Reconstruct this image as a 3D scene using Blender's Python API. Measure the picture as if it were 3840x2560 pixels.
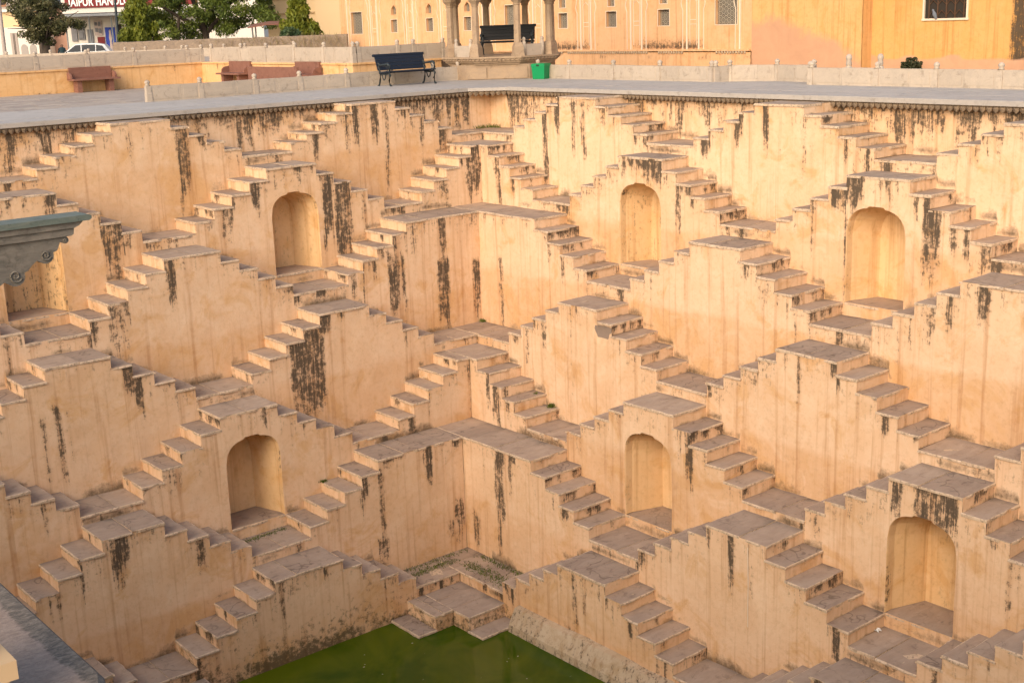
import bpy, math, random
import numpy as np
from mathutils import Matrix, Vector

for o in list(bpy.data.objects):
    bpy.data.objects.remove(o, do_unlink=True)
scene = bpy.context.scene
COL = scene.collection
R_ = math.radians

# ------------------------------------------------------------------ camera
CAM = Vector((22.4261, 27.97799, 1.71333))
yaw, pitch, roll = 4.02641, -0.24865, -0.0354
fw = Vector((math.cos(yaw) * math.cos(pitch), math.sin(yaw) * math.cos(pitch), math.sin(pitch)))
rt = Vector((math.sin(yaw), -math.cos(yaw), 0.0))
up = rt.cross(fw)
r2 = rt * math.cos(roll) + up * math.sin(roll)
u2 = up * math.cos(roll) - rt * math.sin(roll)
cam_data = bpy.data.cameras.new('camera')
cam_data.sensor_width = 36.0
cam_data.lens = 4781.32 / 3840 * 36.0
cam_data.clip_start = 0.1
cam_data.clip_end = 3000
cam = bpy.data.objects.new('camera', cam_data)
cam.matrix_world = Matrix(((r2.x, u2.x, -fw.x, CAM.x), (r2.y, u2.y, -fw.y, CAM.y), (r2.z, u2.z, -fw.z, CAM.z), (0, 0, 0, 1)))
COL.objects.link(cam)
scene.camera = cam

# ------------------------------------------------------------------ light
SUN_EL, SUN_AZ = R_(30), R_(26)          # azimuth counted from +x towards +y
world = bpy.data.worlds.new('World')
scene.world = world
world.use_nodes = True
wn = world.node_tree
wn.nodes.clear()
wo = wn.nodes.new('ShaderNodeOutputWorld')
bg = wn.nodes.new('ShaderNodeBackground')
sky = wn.nodes.new('ShaderNodeTexSky')
sky.sky_type = 'NISHITA'
sky.sun_disc = False
sky.sun_elevation = SUN_EL
sky.sun_rotation = R_(90) - SUN_AZ
sky.air_density = 1.0
sky.dust_density = 3.8
sky.ozone_density = 0.0
bg.inputs['Strength'].default_value = 0.15
wn.links.new(sky.outputs[0], bg.inputs[0])
wn.links.new(bg.outputs[0], wo.inputs[0])
sun_data = bpy.data.lights.new('sun', 'SUN')
sun_data.energy = 0.46
sun_data.angle = R_(45)
sun_data.color = (1.0, 0.84, 0.68)
sun = bpy.data.objects.new('sun', sun_data)
sdir = Vector((math.cos(SUN_EL) * math.cos(SUN_AZ), math.cos(SUN_EL) * math.sin(SUN_AZ), math.sin(SUN_EL)))
sun.rotation_euler = sdir.to_track_quat('Z', 'Y').to_euler()
sun.location = (40, 10, 30)
COL.objects.link(sun)
scene.cycles.max_bounces = 6
scene.cycles.diffuse_bounces = 4
scene.cycles.caustics_reflective = False
scene.cycles.caustics_refractive = False
vs = scene.view_settings
vs.view_transform = 'Standard'
vs.look = 'None'
vs.gamma = 1.0
vs.use_curve_mapping = False
vs.exposure = 0.75

# ------------------------------------------------------------------ helpers
rng = random.Random(7)


def smooth(a, b, x):
    t = np.clip((np.asarray(x, float) - a) / (b - a), 0, 1)
    return t * t * (3 - 2 * t)


def hsh(i, s):
    v = np.sin(np.asarray(i, float) * 127.1 + s * 311.7) * 43758.5453
    return v - np.floor(v)


def n1(x, s):
    x = np.asarray(x, float)
    i = np.floor(x)
    f = x - i
    f = f * f * (3 - 2 * f)
    return hsh(i, s) * (1 - f) + hsh(i + 1, s) * f


def n2(x, y, s):
    x = np.asarray(x, float)
    y = np.asarray(y, float)
    i, j = np.floor(x), np.floor(y)
    f, g = x - i, y - j
    f = f * f * (3 - 2 * f)
    g = g * g * (3 - 2 * g)
    a = hsh(i + j * 57.0, s) * (1 - f) + hsh(i + 1 + j * 57.0, s) * f
    b = hsh(i + (j + 1) * 57.0, s) * (1 - f) + hsh(i + 1 + (j + 1) * 57.0, s) * f
    return a * (1 - g) + b * g


class MB:
    """collects faces for one mesh object"""
    def __init__(self):
        self.v, self.f, self.m, self.sm, self.at = [], [], [], [], {}

    def add(self, verts, faces, mat=0, smooth=False, **attrs):
        b = len(self.v)
        self.v.extend(tuple(map(float, p)) for p in verts)
        n = len(verts)
        for k in attrs:
            self.at.setdefault(k, [0.0] * b)
        for k, arr in self.at.items():
            val = attrs.get(k, 0.0)
            arr.extend([float(val)] * n if np.isscalar(val) else [float(q) for q in val])
        for fc in faces:
            self.f.append(tuple(b + i for i in fc))
            self.m.append(mat)
            self.sm.append(smooth)
        return self

    def box(self, x0, x1, y0, y1, z0, z1, mat=0, skip=''):
        vs_ = [(x0, y0, z0), (x1, y0, z0), (x1, y1, z0), (x0, y1, z0), (x0, y0, z1), (x1, y0, z1), (x1, y1, z1), (x0, y1, z1)]
        fs = {'b': (0, 3, 2, 1), 't': (4, 5, 6, 7), 'f': (0, 1, 5, 4), 'k': (2, 3, 7, 6), 'r': (1, 2, 6, 5), 'l': (3, 0, 4, 7)}
        return self.add(vs_, [q for n, q in fs.items() if n not in skip], mat)

    def lathe(self, prof, n=12, cx=0, cy=0, rot=0.0, mat=0, smooth=True, flat_sides=False):
        vs_, fs = [], []
        for r, z in prof:
            for i in range(n):
                a = rot + 2 * math.pi * i / n
                vs_.append((cx + r * math.cos(a), cy + r * math.sin(a), z))
        for j in range(len(prof) - 1):
            for i in range(n):
                i2 = (i + 1) % n
                fs.append((j * n + i, j * n + i2, (j + 1) * n + i2, (j + 1) * n + i))
        fs.append(tuple(range(n - 1, -1, -1)))
        t = (len(prof) - 1) * n
        fs.append(tuple(range(t, t + n)))
        return self.add(vs_, fs, mat, smooth)

    def prism(self, pts, a0, a1, axis='y', mat=0, smooth=False):
        """2-D outline pts (p, z) extruded along an axis"""
        n = len(pts)
        mk = (lambda p, z, a: (p, a, z)) if axis == 'y' else (lambda p, z, a: (a, p, z)) if axis == 'x' else (lambda p, z, a: (p, z, a))
        vs_ = [mk(p, z, a0) for p, z in pts] + [mk(p, z, a1) for p, z in pts]
        fs = [tuple(range(n)), tuple(range(2 * n - 1, n - 1, -1))]
        fs += [(i, i + n, (i + 1) % n + n, (i + 1) % n) for i in range(n)]
        return self.add(vs_, fs, mat, smooth)

    def tube(self, pts, rad, n=7, mat=0, smooth=True):
        pts = [Vector(p) for p in pts]
        rr = rad if isinstance(rad, (list, tuple)) else [rad] * len(pts)
        vs_, fs = [], []
        for i, p in enumerate(pts):
            t = (pts[min(i + 1, len(pts) - 1)] - pts[max(i - 1, 0)]).normalized()
            a = t.cross(Vector((0, 0, 1)))
            if a.length < 1e-3:
                a = Vector((1, 0, 0))
            a.normalize()
            b = t.cross(a)
            for q in range(n):
                w = 2 * math.pi * q / n
                vs_.append(p + (a * math.cos(w) + b * math.sin(w)) * rr[i])
        for i in range(len(pts) - 1):
            for q in range(n):
                q2 = (q + 1) % n
                fs.append((i * n + q, i * n + q2, (i + 1) * n + q2, (i + 1) * n + q))
        fs += [tuple(range(n)), tuple(range(len(pts) * n - 1, len(pts) * n - n - 1, -1))]
        return self.add(vs_, fs, mat, smooth)

    def mesh(self, name, mats):
        me = bpy.data.meshes.new(name)
        me.from_pydata(self.v, [], self.f)
        for m in (mats if isinstance(mats, (list, tuple)) else [mats]):
            me.materials.append(m)
        me.polygons.foreach_set('material_index', self.m)
        me.polygons.foreach_set('use_smooth', self.sm)
        for k, arr in self.at.items():
            a = me.attributes.new(k, 'FLOAT', 'POINT')
            a.data.foreach_set('value', arr)
        me.update()
        return me

    def obj(self, name, mats, parent=None):
        return link(name, self.mesh(name, mats), parent)


def link(name, me, parent=None, loc=None, rotz=0.0):
    """world-space mesh parented without moving it (parent inverse), or placed in the parent's local frame when loc is given"""
    o = bpy.data.objects.new(name, me)
    COL.objects.link(o)
    if parent is not None:
        o.parent = parent
        if loc is None and 'local' not in parent:
            o.matrix_parent_inverse = Matrix.Translation(-Vector(parent.location))
    if loc is not None:
        o.location = loc
        o.rotation_euler = (0, 0, rotz)
    return o


def thing(name, label, cat, loc=(0, 0, 0), rotz=None, group=None):
    o = bpy.data.objects.new(name, None)
    COL.objects.link(o)
    o.empty_display_size = 0.2
    o.location = loc
    o['label'] = label
    o['category'] = cat
    if rotz is not None:
        o.rotation_euler = (0, 0, rotz)
        o['local'] = 1
    if group:
        o['group'] = group
    return o


def tag(o, label, cat, group=None):
    o['label'] = label
    o['category'] = cat
    if group:
        o['group'] = group
    return o


def structure(o):
    o['kind'] = 'structure'
    return o


# ------------------------------------------------------------------ materials
def newmat(name):
    m = bpy.data.materials.new(name)
    m.use_nodes = True
    nt = m.node_tree
    nt.nodes.clear()
    out = nt.nodes.new('ShaderNodeOutputMaterial')
    bs = nt.nodes.new('ShaderNodeBsdfPrincipled')
    nt.links.new(bs.outputs[0], out.inputs[0])
    bs.inputs['Roughness'].default_value = 0.85
    bs.inputs['Specular IOR Level'].default_value = 0.25
    return m, nt, bs


class N:
    """tiny node helper"""
    def __init__(self, nt):
        self.nt = nt

    def pos(self):
        return self.nt.nodes.new('ShaderNodeNewGeometry').outputs['Position']

    def scale(self, v, s):
        n = self.nt.nodes.new('ShaderNodeMapping')
        n.inputs['Scale'].default_value = s
        self.nt.links.new(v, n.inputs['Vector'])
        return n.outputs[0]

    def noise(self, v, sc, detail=4, rough=0.55, dist=0.0):
        n = self.nt.nodes.new('ShaderNodeTexNoise')
        n.inputs['Scale'].default_value = sc
        n.inputs['Detail'].default_value = detail
        n.inputs['Roughness'].default_value = rough
        n.inputs['Distortion'].default_value = dist
        if v is not None:
            self.nt.links.new(v, n.inputs['Vector'])
        return n.outputs['Fac']

    def ramp(self, v, stops):
        n = self.nt.nodes.new('ShaderNodeValToRGB')
        e = n.color_ramp.elements
        while len(e) < len(stops):
            e.new(0.5)
        for q, (p, c) in zip(e, stops):
            q.position = p
            q.color = (c, c, c, 1) if not isinstance(c, tuple) else (*c, 1)
        self.nt.links.new(v, n.inputs[0])
        return n.outputs[0]

    def math(self, op, a, b=None, clamp=False):
        n = self.nt.nodes.new('ShaderNodeMath')
        n.operation = op
        n.use_clamp = clamp
        for i, q in enumerate((a, b)):
            if q is None:
                continue
            if isinstance(q, (int, float)):
                n.inputs[i].default_value = q
            else:
                self.nt.links.new(q, n.inputs[i])
        return n.outputs[0]

    def mix(self, f, a, b, mode='MIX'):
        n = self.nt.nodes.new('ShaderNodeMixRGB')
        n.blend_type = mode
        for i, q in zip((0, 1, 2), (f, a, b)):
            if isinstance(q, (int, float)):
                n.inputs[i].default_value = q
            elif isinstance(q, tuple):
                n.inputs[i].default_value = (*q, 1)
            else:
                self.nt.links.new(q, n.inputs[i])
        return n.outputs[0]

    def attr(self, name):
        n = self.nt.nodes.new('ShaderNodeAttribute')
        n.attribute_name = name
        return n.outputs['Fac']

    def rand(self):
        return self.nt.nodes.new('ShaderNodeObjectInfo').outputs['Random']

    def bump(self, h, strength, dist, bs):
        n = self.nt.nodes.new('ShaderNodeBump')
        n.inputs['Strength'].default_value = strength
        n.inputs['Distance'].default_value = dist
        self.nt.links.new(h, n.inputs['Height'])
        self.nt.links.new(n.outputs[0], bs.inputs['Normal'])

    def col(self, c, bs):
        self.nt.links.new(c, bs.inputs['Base Color'])


def plaster_mat(name, base, dark, pale, ochre, stain_col=(0.036, 0.029, 0.022), bare_col=(0.20, 0.155, 0.125), soft=0.04):
    m, nt, bs = newmat(name)
    q = N(nt)
    p = q.pos()
    big = q.noise(p, 0.55, 2, 0.6)
    mid = q.noise(p, 2.3, 3, 0.65, 0.4)
    vert = q.noise(q.scale(p, (7.5, 7.5, 0.22)), 1.0, 3, 0.65)
    och = q.noise(p, 1.1, 5, 0.7, 0.8)
    br2 = q.noise(p, 9.0, 4, 0.75)
    c = q.mix(q.ramp(big, [(0.35, 0.0), (0.68, 1.0)]), base, dark)
    c = q.mix(q.math('MULTIPLY', q.rand(), 0.55), c, q.mix(1.0, pale, (0.98, 0.93, 0.90), 'MULTIPLY'))
    c = q.mix(q.math('MULTIPLY', q.ramp(mid, [(0.42, 0.0), (0.7, 1.0)]), 0.6), c, pale)
    ag = q.attr('age')
    c = q.mix(q.math('MULTIPLY', ag, 0.75), c, q.mix(1.0, c, (0.90, 0.80, 0.68), 'MULTIPLY'))
    oc = q.math('ADD', och, q.math('MULTIPLY', ag, 0.05))
    c = q.mix(q.math('MULTIPLY', q.ramp(oc, [(0.54, 0.0), (0.66, 1.0)]), 0.7), c, ochre)
    c = q.mix(q.math('MULTIPLY', q.ramp(och, [(0.30, 1.0), (0.42, 0.0)]), 0.5), c, pale)
    c = q.mix(q.math('MULTIPLY', q.ramp(vert, [(0.53, 0.0), (0.70, 1.0)]), 0.55), c, q.mix(1.0, c, (0.64, 0.50, 0.37), 'MULTIPLY'))
    c = q.mix(q.math('MULTIPLY', q.ramp(br2, [(0.50, 0.0), (0.72, 1.0)]), 0.4), c, q.mix(1.0, c, (0.70, 0.62, 0.52), 'MULTIPLY'))
    # run-off stains: coverage from the mesh attribute, broken up by stretched noise
    st = q.attr('stain')
    br = q.noise(q.scale(p, (24, 24, 1.5)), 1.0, 4, 0.75)
    t = q.math('ADD', q.math('MULTIPLY', st, 0.62), q.math('MULTIPLY', q.math('SUBTRACT', br, 0.5), 1.5))
    t = q.math('ADD', t, q.math('MULTIPLY', q.math('SUBTRACT', br2, 0.5), 1.5))
    mask = q.ramp(t, [(0.25, 0.0), (0.37, 0.60), (0.56, 1.0)])
    mask = q.math('MULTIPLY', mask, q.ramp(st, [(0.04, 0.0), (0.25, 1.0)]))
    halo = q.math('MULTIPLY', q.ramp(st, [(0.02, 0.0), (0.7, 1.0)]), 0.5)
    c = q.mix(halo, c, q.mix(1.0, c, (0.62, 0.53, 0.44), 'MULTIPLY'))
    c = q.mix(q.math('MULTIPLY', mask, 0.94), c, q.mix(q.ramp(br2, [(0.35, 0.0), (0.65, 1.0)]), stain_col, (0.085, 0.064, 0.044)))
    gm = q.math('ADD', q.attr('grime'), q.math('MULTIPLY', q.math('SUBTRACT', br2, 0.5), 0.9))
    gm = q.math('MULTIPLY', q.ramp(gm, [(0.25, 0.0), (0.75, 1.0)]), q.ramp(q.attr('grime'), [(0.0, 0.0), (0.2, 1.0)]))
    c = q.mix(q.math('MULTIPLY', gm, 0.85), c, (0.105, 0.075, 0.048))
    # exposed masonry where the plaster fell off
    ba = q.math('ADD', q.attr('bare'), q.math('MULTIPLY', q.math('SUBTRACT', br2, 0.5), 0.5))
    bm = q.ramp(ba, [(0.5 - soft, 0.0), (0.5 + soft, 1.0)])
    c = q.mix(q.math('MULTIPLY', bm, 0.92), c, q.mix(q.ramp(och, [(0.3, 0.0), (0.7, 1.0)]), bare_col, tuple(min(1.0, v * 1.22) for v in bare_col)))
    # moss and algae
    mo = q.math('ADD', q.attr('moss'), q.math('MULTIPLY', q.math('SUBTRACT', br2, 0.5), 1.3))
    mm = q.ramp(mo, [(0.45, 0.0), (0.7, 1.0)])
    c = q.mix(q.math('MULTIPLY', mm, 0.8), c, (0.055, 0.05, 0.026))
    q.col(c, bs)
    q.bump(q.noise(p, 6.0, 4, 0.7), 0.4, 0.02, bs)
    bs.inputs['Roughness'].default_value = 0.93
    return m


PLASTER = plaster_mat('ochre_lime_plaster', (0.715, 0.485, 0.30), (0.665, 0.43, 0.245), (0.765, 0.565, 0.385), (0.61, 0.35, 0.15))
NICHE = plaster_mat('niche_plaster', (0.75, 0.505, 0.26), (0.71, 0.465, 0.225), (0.77, 0.545, 0.31), (0.66, 0.38, 0.15))


def stone_mat(name, a, b, c3, crack=False, scale=1.0, bump=0.3, rough=0.8, rnd=0.4):
    m, nt, bs = newmat(name)
    q = N(nt)
    p = q.pos()
    big = q.noise(p, 1.6 * scale, 3, 0.65, 0.5)
    lay = q.noise(q.scale(p, (2.0 * scale, 7.0 * scale, 9.0 * scale)), 1.0, 4, 0.7, 0.6)
    fine = q.noise(p, 38 * scale, 2, 0.7)
    c = q.mix(q.ramp(big, [(0.3, 0.0), (0.7, 1.0)]), a, b)
    c = q.mix(q.math('MULTIPLY', q.ramp(lay, [(0.4, 0.0), (0.68, 1.0)]), 0.7), c, c3)
    rn = q.rand()
    c = q.mix(q.math('MULTIPLY', rn, rnd), c, q.mix(1.0, c, (0.7, 0.69, 0.7), 'MULTIPLY'))
    c = q.mix(q.math('MULTIPLY', fine, 0.35), c, q.mix(1.0, c, (0.6, 0.57, 0.55), 'MULTIPLY'))
    dk = q.ramp(q.noise(p, 4.5 * scale, 4, 0.75, 0.5), [(0.55, 0.0), (0.68, 1.0)])
    c = q.mix(q.math('MULTIPLY', dk, 0.5), c, q.mix(1.0, c, (0.45, 0.42, 0.4), 'MULTIPLY'))
    mo = q.math('ADD', q.attr('moss'), q.math('MULTIPLY', q.math('SUBTRACT', big, 0.5), 1.5))
    mm = q.ramp(mo, [(0.5, 0.0), (0.72, 1.0)])
    c = q.mix(q.math('MULTIPLY', mm, 0.85), c, (0.06, 0.075, 0.022))
    cr = q.ramp(q.noise(p, 0.9, 3, 0.6, 0.3), [(0.480, 0.0), (0.49, 1.0), (0.50, 0.0)])
    cr = q.math('MULTIPLY', cr, q.ramp(rn, [(0.45, 0.0), (0.75, 1.0)]))
    c = q.mix(q.math('MULTIPLY', cr, 0.6 if crack else 0.0), c, q.mix(1.0, c, (0.28, 0.25, 0.23), 'MULTIPLY'))
    gm = q.math('ADD', q.attr('grime'), q.math('MULTIPLY', q.math('SUBTRACT', lay, 0.5), 0.8))
    gm = q.math('MULTIPLY', q.ramp(gm, [(0.2, 0.0), (0.8, 1.0)]), q.ramp(q.attr('grime'), [(0.0, 0.0), (0.2, 1.0)]))
    c = q.mix(q.math('MULTIPLY', gm, 0.7), c, (0.10, 0.078, 0.058))
    q.col(c, bs)
    q.bump(q.math('ADD', lay, q.math('MULTIPLY', fine, 0.4)), bump, 0.012, bs)
    bs.inputs['Roughness'].default_value = rough
    return m


TREAD = stone_mat('worn_sandstone', (0.435, 0.325, 0.238), (0.35, 0.262, 0.198), (0.49, 0.38, 0.288), crack=True, rnd=0.65)
def lime_mat():
    m, nt, bs = newmat('lime_rim')
    q = N(nt)
    p = q.pos()
    a = q.noise(p, 6, 5, 0.7)
    b = q.noise(p, 19, 4, 0.75)
    c = q.mix(q.ramp(a, [(0.35, 0.0), (0.65, 1.0)]), (0.62, 0.47, 0.33), (0.52, 0.38, 0.25))
    c = q.mix(q.ramp(b, [(0.50, 0.0), (0.62, 0.85)]), c, (0.26, 0.195, 0.14))
    q.col(c, bs)
    q.bump(b, 0.4, 0.01, bs)
    return m


LIME = lime_mat()
COPING = stone_mat('grey_terrace_stone', (0.475, 0.435, 0.39), (0.415, 0.385, 0.35), (0.51, 0.465, 0.415), bump=0.15, rnd=0.3)
PALE_STONE = stone_mat('pale_parapet_stone', (0.52, 0.44, 0.355), (0.45, 0.385, 0.315), (0.56, 0.47, 0.37), bump=0.2)
PAVING = stone_mat('brown_paving', (0.54, 0.46, 0.37), (0.44, 0.365, 0.30), (0.36, 0.30, 0.255), bump=0.3, rnd=0.9)
RED_STONE = stone_mat('red_sandstone', (0.27, 0.125, 0.088), (0.225, 0.105, 0.075), (0.31, 0.155, 0.11), bump=0.2)
GREY_BRACKET = stone_mat('weathered_grey_stone', (0.22, 0.195, 0.16), (0.13, 0.12, 0.10), (0.29, 0.25, 0.205), scale=2.5, bump=0.5)
CHHATRI = stone_mat('buff_carved_stone', (0.42, 0.315, 0.215), (0.34, 0.25, 0.175), (0.46, 0.33, 0.21), bump=0.4)


def flat_mat(name, col, rough=0.6, metal=0.0, var=0.15, nscale=8.0):
    m, nt, bs = newmat(name)
    q = N(nt)
    nz = q.noise(q.pos(), nscale, 4, 0.6)
    c = q.mix(q.math('MULTIPLY', nz, var * 2), col, tuple(v * 0.55 for v in col))
    q.col(c, bs)
    bs.inputs['Roughness'].default_value = rough
    bs.inputs['Metallic'].default_value = metal
    return m

# ================================================================== the stepwell
# measured lattice: row tops, risers and how far each row stands out of the retaining walls (R = wall along y, L = wall along x)
ZT = {1: -0.22, 2: -1.435, 3: -2.935, 4: -4.51, 5: -5.989, 6: -7.463, 7: -8.947, 8: -10.42}
HR = {1: 0.199, 2: 0.2522, 3: 0.2518, 4: 0.2499, 5: 0.2583, 6: 0.2518, 7: 0.2447, 8: 0.30}
DD = {'R': [0, 1.046, 1.905, 2.934, 3.9, 4.866, 5.913, 6.846, 7.818], 'L': [0, 0.892, 1.903, 3.002, 3.965, 4.911, 5.878, 6.811, 7.818]}
PYR = {
    ('L', 1, 1): (5.114, 0.439, 1.308),
    ('L', 1, 3): (11.288, 0.426, 1.383),
    ('L', 2, 0): (2.229, 0.403, 1.308),
    ('L', 2, 2): (8.149, 0.464, 1.308),
    ('L', 2, 4): (14.341, 0.437, 1.325),
    ('L', 3, 1): (5.125, 0.432, 1.308),
    ('L', 3, 3): (11.325, 0.429, 1.295),
    ('L', 4, 2): (8.248, 0.442, 1.308),
    ('L', 4, 4): (14.399, 0.433, 1.320),
    ('L', 5, 1): (5.220, 0.431, 1.308),
    ('L', 5, 3): (11.326, 0.445, 1.335),
    ('L', 6, 2): (8.193, 0.447, 1.308),
    ('L', 6, 4): (14.383, 0.446, 1.238),
    ('L', 7, 3): (11.386, 0.446, 1.579),
    ('R', 1, 1): (5.314, 0.428, 1.365),
    ('R', 1, 3): (11.472, 0.431, 1.284),
    ('R', 2, 0): (2.192, 0.428, 1.365),
    ('R', 2, 2): (8.322, 0.418, 1.379),
    ('R', 2, 4): (14.573, 0.423, 1.392),
    ('R', 3, 1): (5.137, 0.448, 1.365),
    ('R', 3, 3): (11.429, 0.434, 1.371),
    ('R', 4, 2): (8.248, 0.446, 1.252),
    ('R', 4, 4): (14.518, 0.433, 1.372),
    ('R', 5, 1): (5.178, 0.436, 1.365),
    ('R', 5, 3): (11.401, 0.441, 1.384),
    ('R', 5, 5): (17.699, 0.425, 1.375),
    ('R', 6, 2): (8.252, 0.444, 1.365),
    ('R', 6, 4): (14.588, 0.442, 1.382),
    ('R', 7, 3): (11.451, 0.445, 1.365),
}

STAINS = [
    ('L', 1, 9.52, 9.81, -0.38, -2.25, 0.9), ('L', 1, 10.82, 10.96, -0.26, -1.24, 0.55), ('L', 1, 4.03, 4.16, -0.33, -2.37, 0.8), ('L', 1, 2.94, 3.08, -0.65, -1.59, 0.8),
    ('L', 0, 7.67, 7.84, -0.54, -1.15, 1), ('L', 0, 7.38, 7.46, -0.62, -1.19, 1), ('L', 0, 2.21, 2.71, -0.12, -0.8, 0.95), ('L', 0, 1.1, 1.28, -0.15, -1.13, 1),
    ('L', 0, 0.73, 1.01, -0.17, -1.13, 1), ('L', 0, 5.85, 5.93, -0.63, -1.38, 0.6), ('L', 2, 6.44, 6.73, -1.64, -3.37, 1), ('L', 2, 5.9, 6.38, -1.89, -3.98, 1),
    ('L', 2, 5.52, 5.64, -2.16, -3.2, 0.7), ('L', 2, 8.04, 8.13, -1.35, -1.69, 0.8), ('L', 2, 7.25, 7.34, -1.43, -1.95, 0.8), ('L', 2, 13.96, 14.04, -1.38, -1.83, 0.8),
    ('L', 2, 13.61, 13.72, -1.42, -1.87, 0.8), ('L', 2, 13.03, 13.31, -1.45, -1.93, 0.9), ('L', 2, 11.8, 12.14, -2.07, -3.47, 1), ('L', 2, 11.52, 11.64, -2.51, -3.07, 0.7),
    ('L', 2, 1.95, 2.4, -1.31, -2.75, 1), ('L', 2, 1.85, 1.92, -1.4, -2.9, 0.9), ('L', 2, 9.15, 9.39, -2.11, -3.01, 0.7), ('L', 2, 2.98, 3.25, -2.08, -2.8, 0.8),
    ('L', 3, 5.41, 5.73, -3.65, -5.14, 1), ('L', 3, 5.24, 5.36, -3.74, -4.93, 0.9), ('L', 3, 3.96, 4.21, -2.86, -3.95, 1), ('L', 3, 3.92, 4.27, -3.98, -5.68, 1),
    ('L', 3, 2.95, 3.17, -4.11, -5.76, 0.95), ('L', 3, 11.11, 11.18, -2.92, -3.21, 0.9), ('L', 3, 12.17, 12.64, -3.64, -4.91, 0.6), ('L', 3, 5.2, 5.28, -4.73, -5.38, 0.7),
    ('L', 3, 6.62, 6.76, -3.92, -4.59, 0.9), ('L', 3, 8.38, 8.47, -4.11, -4.8, 0.5), ('L', 4, 8.2, 9.07, -4.9, -6.74, 0.95), ('L', 4, 14.49, 14.59, -5.47, -6.78, 0.7),
    ('L', 4, 14.2, 14.34, -5.33, -6.87, 0.9), ('L', 4, 14.02, 14.09, -5.4, -6.8, 0.4), ('L', 5, 4.79, 4.9, -5.94, -7.63, 0.7), ('L', 5, 12.31, 12.55, -6.93, -7.38, 0.6),
    ('L', 6, 8.08, 8.21, -7.65, -9.8, 0.75), ('L', 6, 5.93, 6.19, -8.99, -9.88, 0.8), ('L', 6, 6.21, 6.4, -9.4, -9.87, 0.7), ('L', 6, 8.02, 8.31, -9.32, -9.83, 0.8),
    ('R', 0, 1.04, 2.11, -0.16, -1.25, 0.6), ('R', 0, 0.78, 1.22, -0.19, -1.28, 0.9), ('R', 0, 13.23, 13.38, -0.19, -1.08, 0.8), ('R', 0, 13.63, 13.77, -0.22, -1.06, 0.8),
    ('R', 1, 3.36, 3.55, -0.6, -2.75, 1), ('R', 1, 4.45, 4.59, -0.32, -1.79, 0.8), ('R', 1, 4.78, 4.95, -0.31, -1.71, 0.8), ('R', 1, 11.44, 11.54, -0.19, -1.98, 0.6),
    ('R', 1, 11.65, 11.71, -0.2, -1.97, 0.35), ('R', 1, 10.83, 10.88, -0.49, -1.67, 0.35), ('R', 1, 15.31, 15.44, -0.64, -1.35, 0.7), ('R', 1, 15.78, 15.86, -0.55, -1.01, 0.8),
    ('R', 2, 2.45, 2.68, -1.47, -2.93, 0.95), ('R', 2, 7.06, 7.19, -1.41, -1.96, 1), ('R', 2, 7.37, 7.48, -1.41, -1.84, 0.9), ('R', 2, 7.73, 7.97, -1.4, -2.06, 1),
    ('R', 2, 8.16, 8.24, -1.4, -1.86, 0.7), ('R', 2, 8.71, 8.89, -1.68, -3.26, 0.75), ('R', 2, 13.24, 13.42, -1.41, -2.2, 0.9), ('R', 2, 13.89, 13.96, -1.38, -2.02, 0.8),
    ('R', 2, 14.04, 14.19, -1.37, -2.05, 1), ('R', 2, 14.27, 14.34, -1.38, -1.91, 0.7), ('R', 2, 14.86, 15.25, -1.6, -3.32, 0.95), ('R', 2, 13.16, 13.23, -2.18, -3.98, 0.9),
    ('R', 2, 16.19, 16.43, -1.81, -2.42, 0.5), ('R', 3, 3.74, 3.89, -3.98, -5.74, 0.8), ('R', 3, 3.12, 3.33, -2.85, -3.31, 0.6), ('R', 3, 13.02, 13.08, -2.98, -4.69, 0.3),
    ('R', 3, 15.1, 15.16, -3.68, -5.14, 0.4), ('R', 4, 5.82, 5.93, -5.16, -6.54, 0.6), ('R', 4, 7.35, 7.44, -4.42, -7.6, 0.4), ('R', 4, 12.05, 12.14, -5.12, -5.75, 0.8),
    ('R', 4, 13.64, 13.74, -4.4, -5.66, 0.6), ('R', 4, 7.29, 7.38, -4.43, -4.73, 0.8), ('R', 4, 10.71, 10.78, -3.93, -4.2, 0.6), ('R', 5, 5.72, 6.01, -6.33, -7.48, 0.9),
    ('R', 5, 6.2, 6.33, -6.41, -7.46, 0.8), ('R', 5, 9.8, 9.88, -6.2, -6.77, 0.5), ('R', 5, 10.9, 10.97, -5.73, -6.51, 0.4), ('R', 5, 16.39, 16.59, -5.93, -6.78, 1),
    ('R', 5, 16.85, 17.64, -5.83, -6.93, 1), ('R', 5, 15.8, 15.89, -6.22, -7.25, 0.5), ('R', 5, 15.63, 15.69, -6.27, -6.83, 0.4), ('R', 5, 14.77, 14.96, -6.89, -7.72, 0.5),
    ('R', 5, 18.53, 18.63, -6.64, -7.58, 0.7), ('R', 6, 7.01, 7.33, -7.44, -9.27, 1), ('R', 6, 7.48, 7.61, -7.4, -8.48, 0.9), ('R', 6, 6.58, 6.64, -7.38, -8.64, 0.5),
    ('R', 6, 7.03, 7.18, -9.2, -10.17, 0.8), ('R', 6, 6.15, 6.4, -9.23, -10.11, 0.7), ('R', 6, 14.26, 14.32, -7.92, -8.77, 0.5), ('R', 7, 10.49, 10.65, -8.84, -10.37, 0.6),
    ('R', 7, 10.81, 10.94, -8.74, -10.15, 0.5), ('R', 7, 11.52, 11.73, -8.72, -9.27, 0.8), ('R', 7, 10.21, 10.61, -10.22, -10.8, 0.4),
]

UMAX = {'R': 21.0, 'L': 18.2}
TERR = -0.11
WATER = -10.78
MCORNER = {2: 0, 3: 1, 5: 1, 6: 2, 8: 2}
MFIRST = {1: 1, 4: 2, 7: 3}


def E_reg(W, m):
    return {'R': 2.109 + m * 3.109, 'L': 2.136 + m * 3.057}[W]


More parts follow.
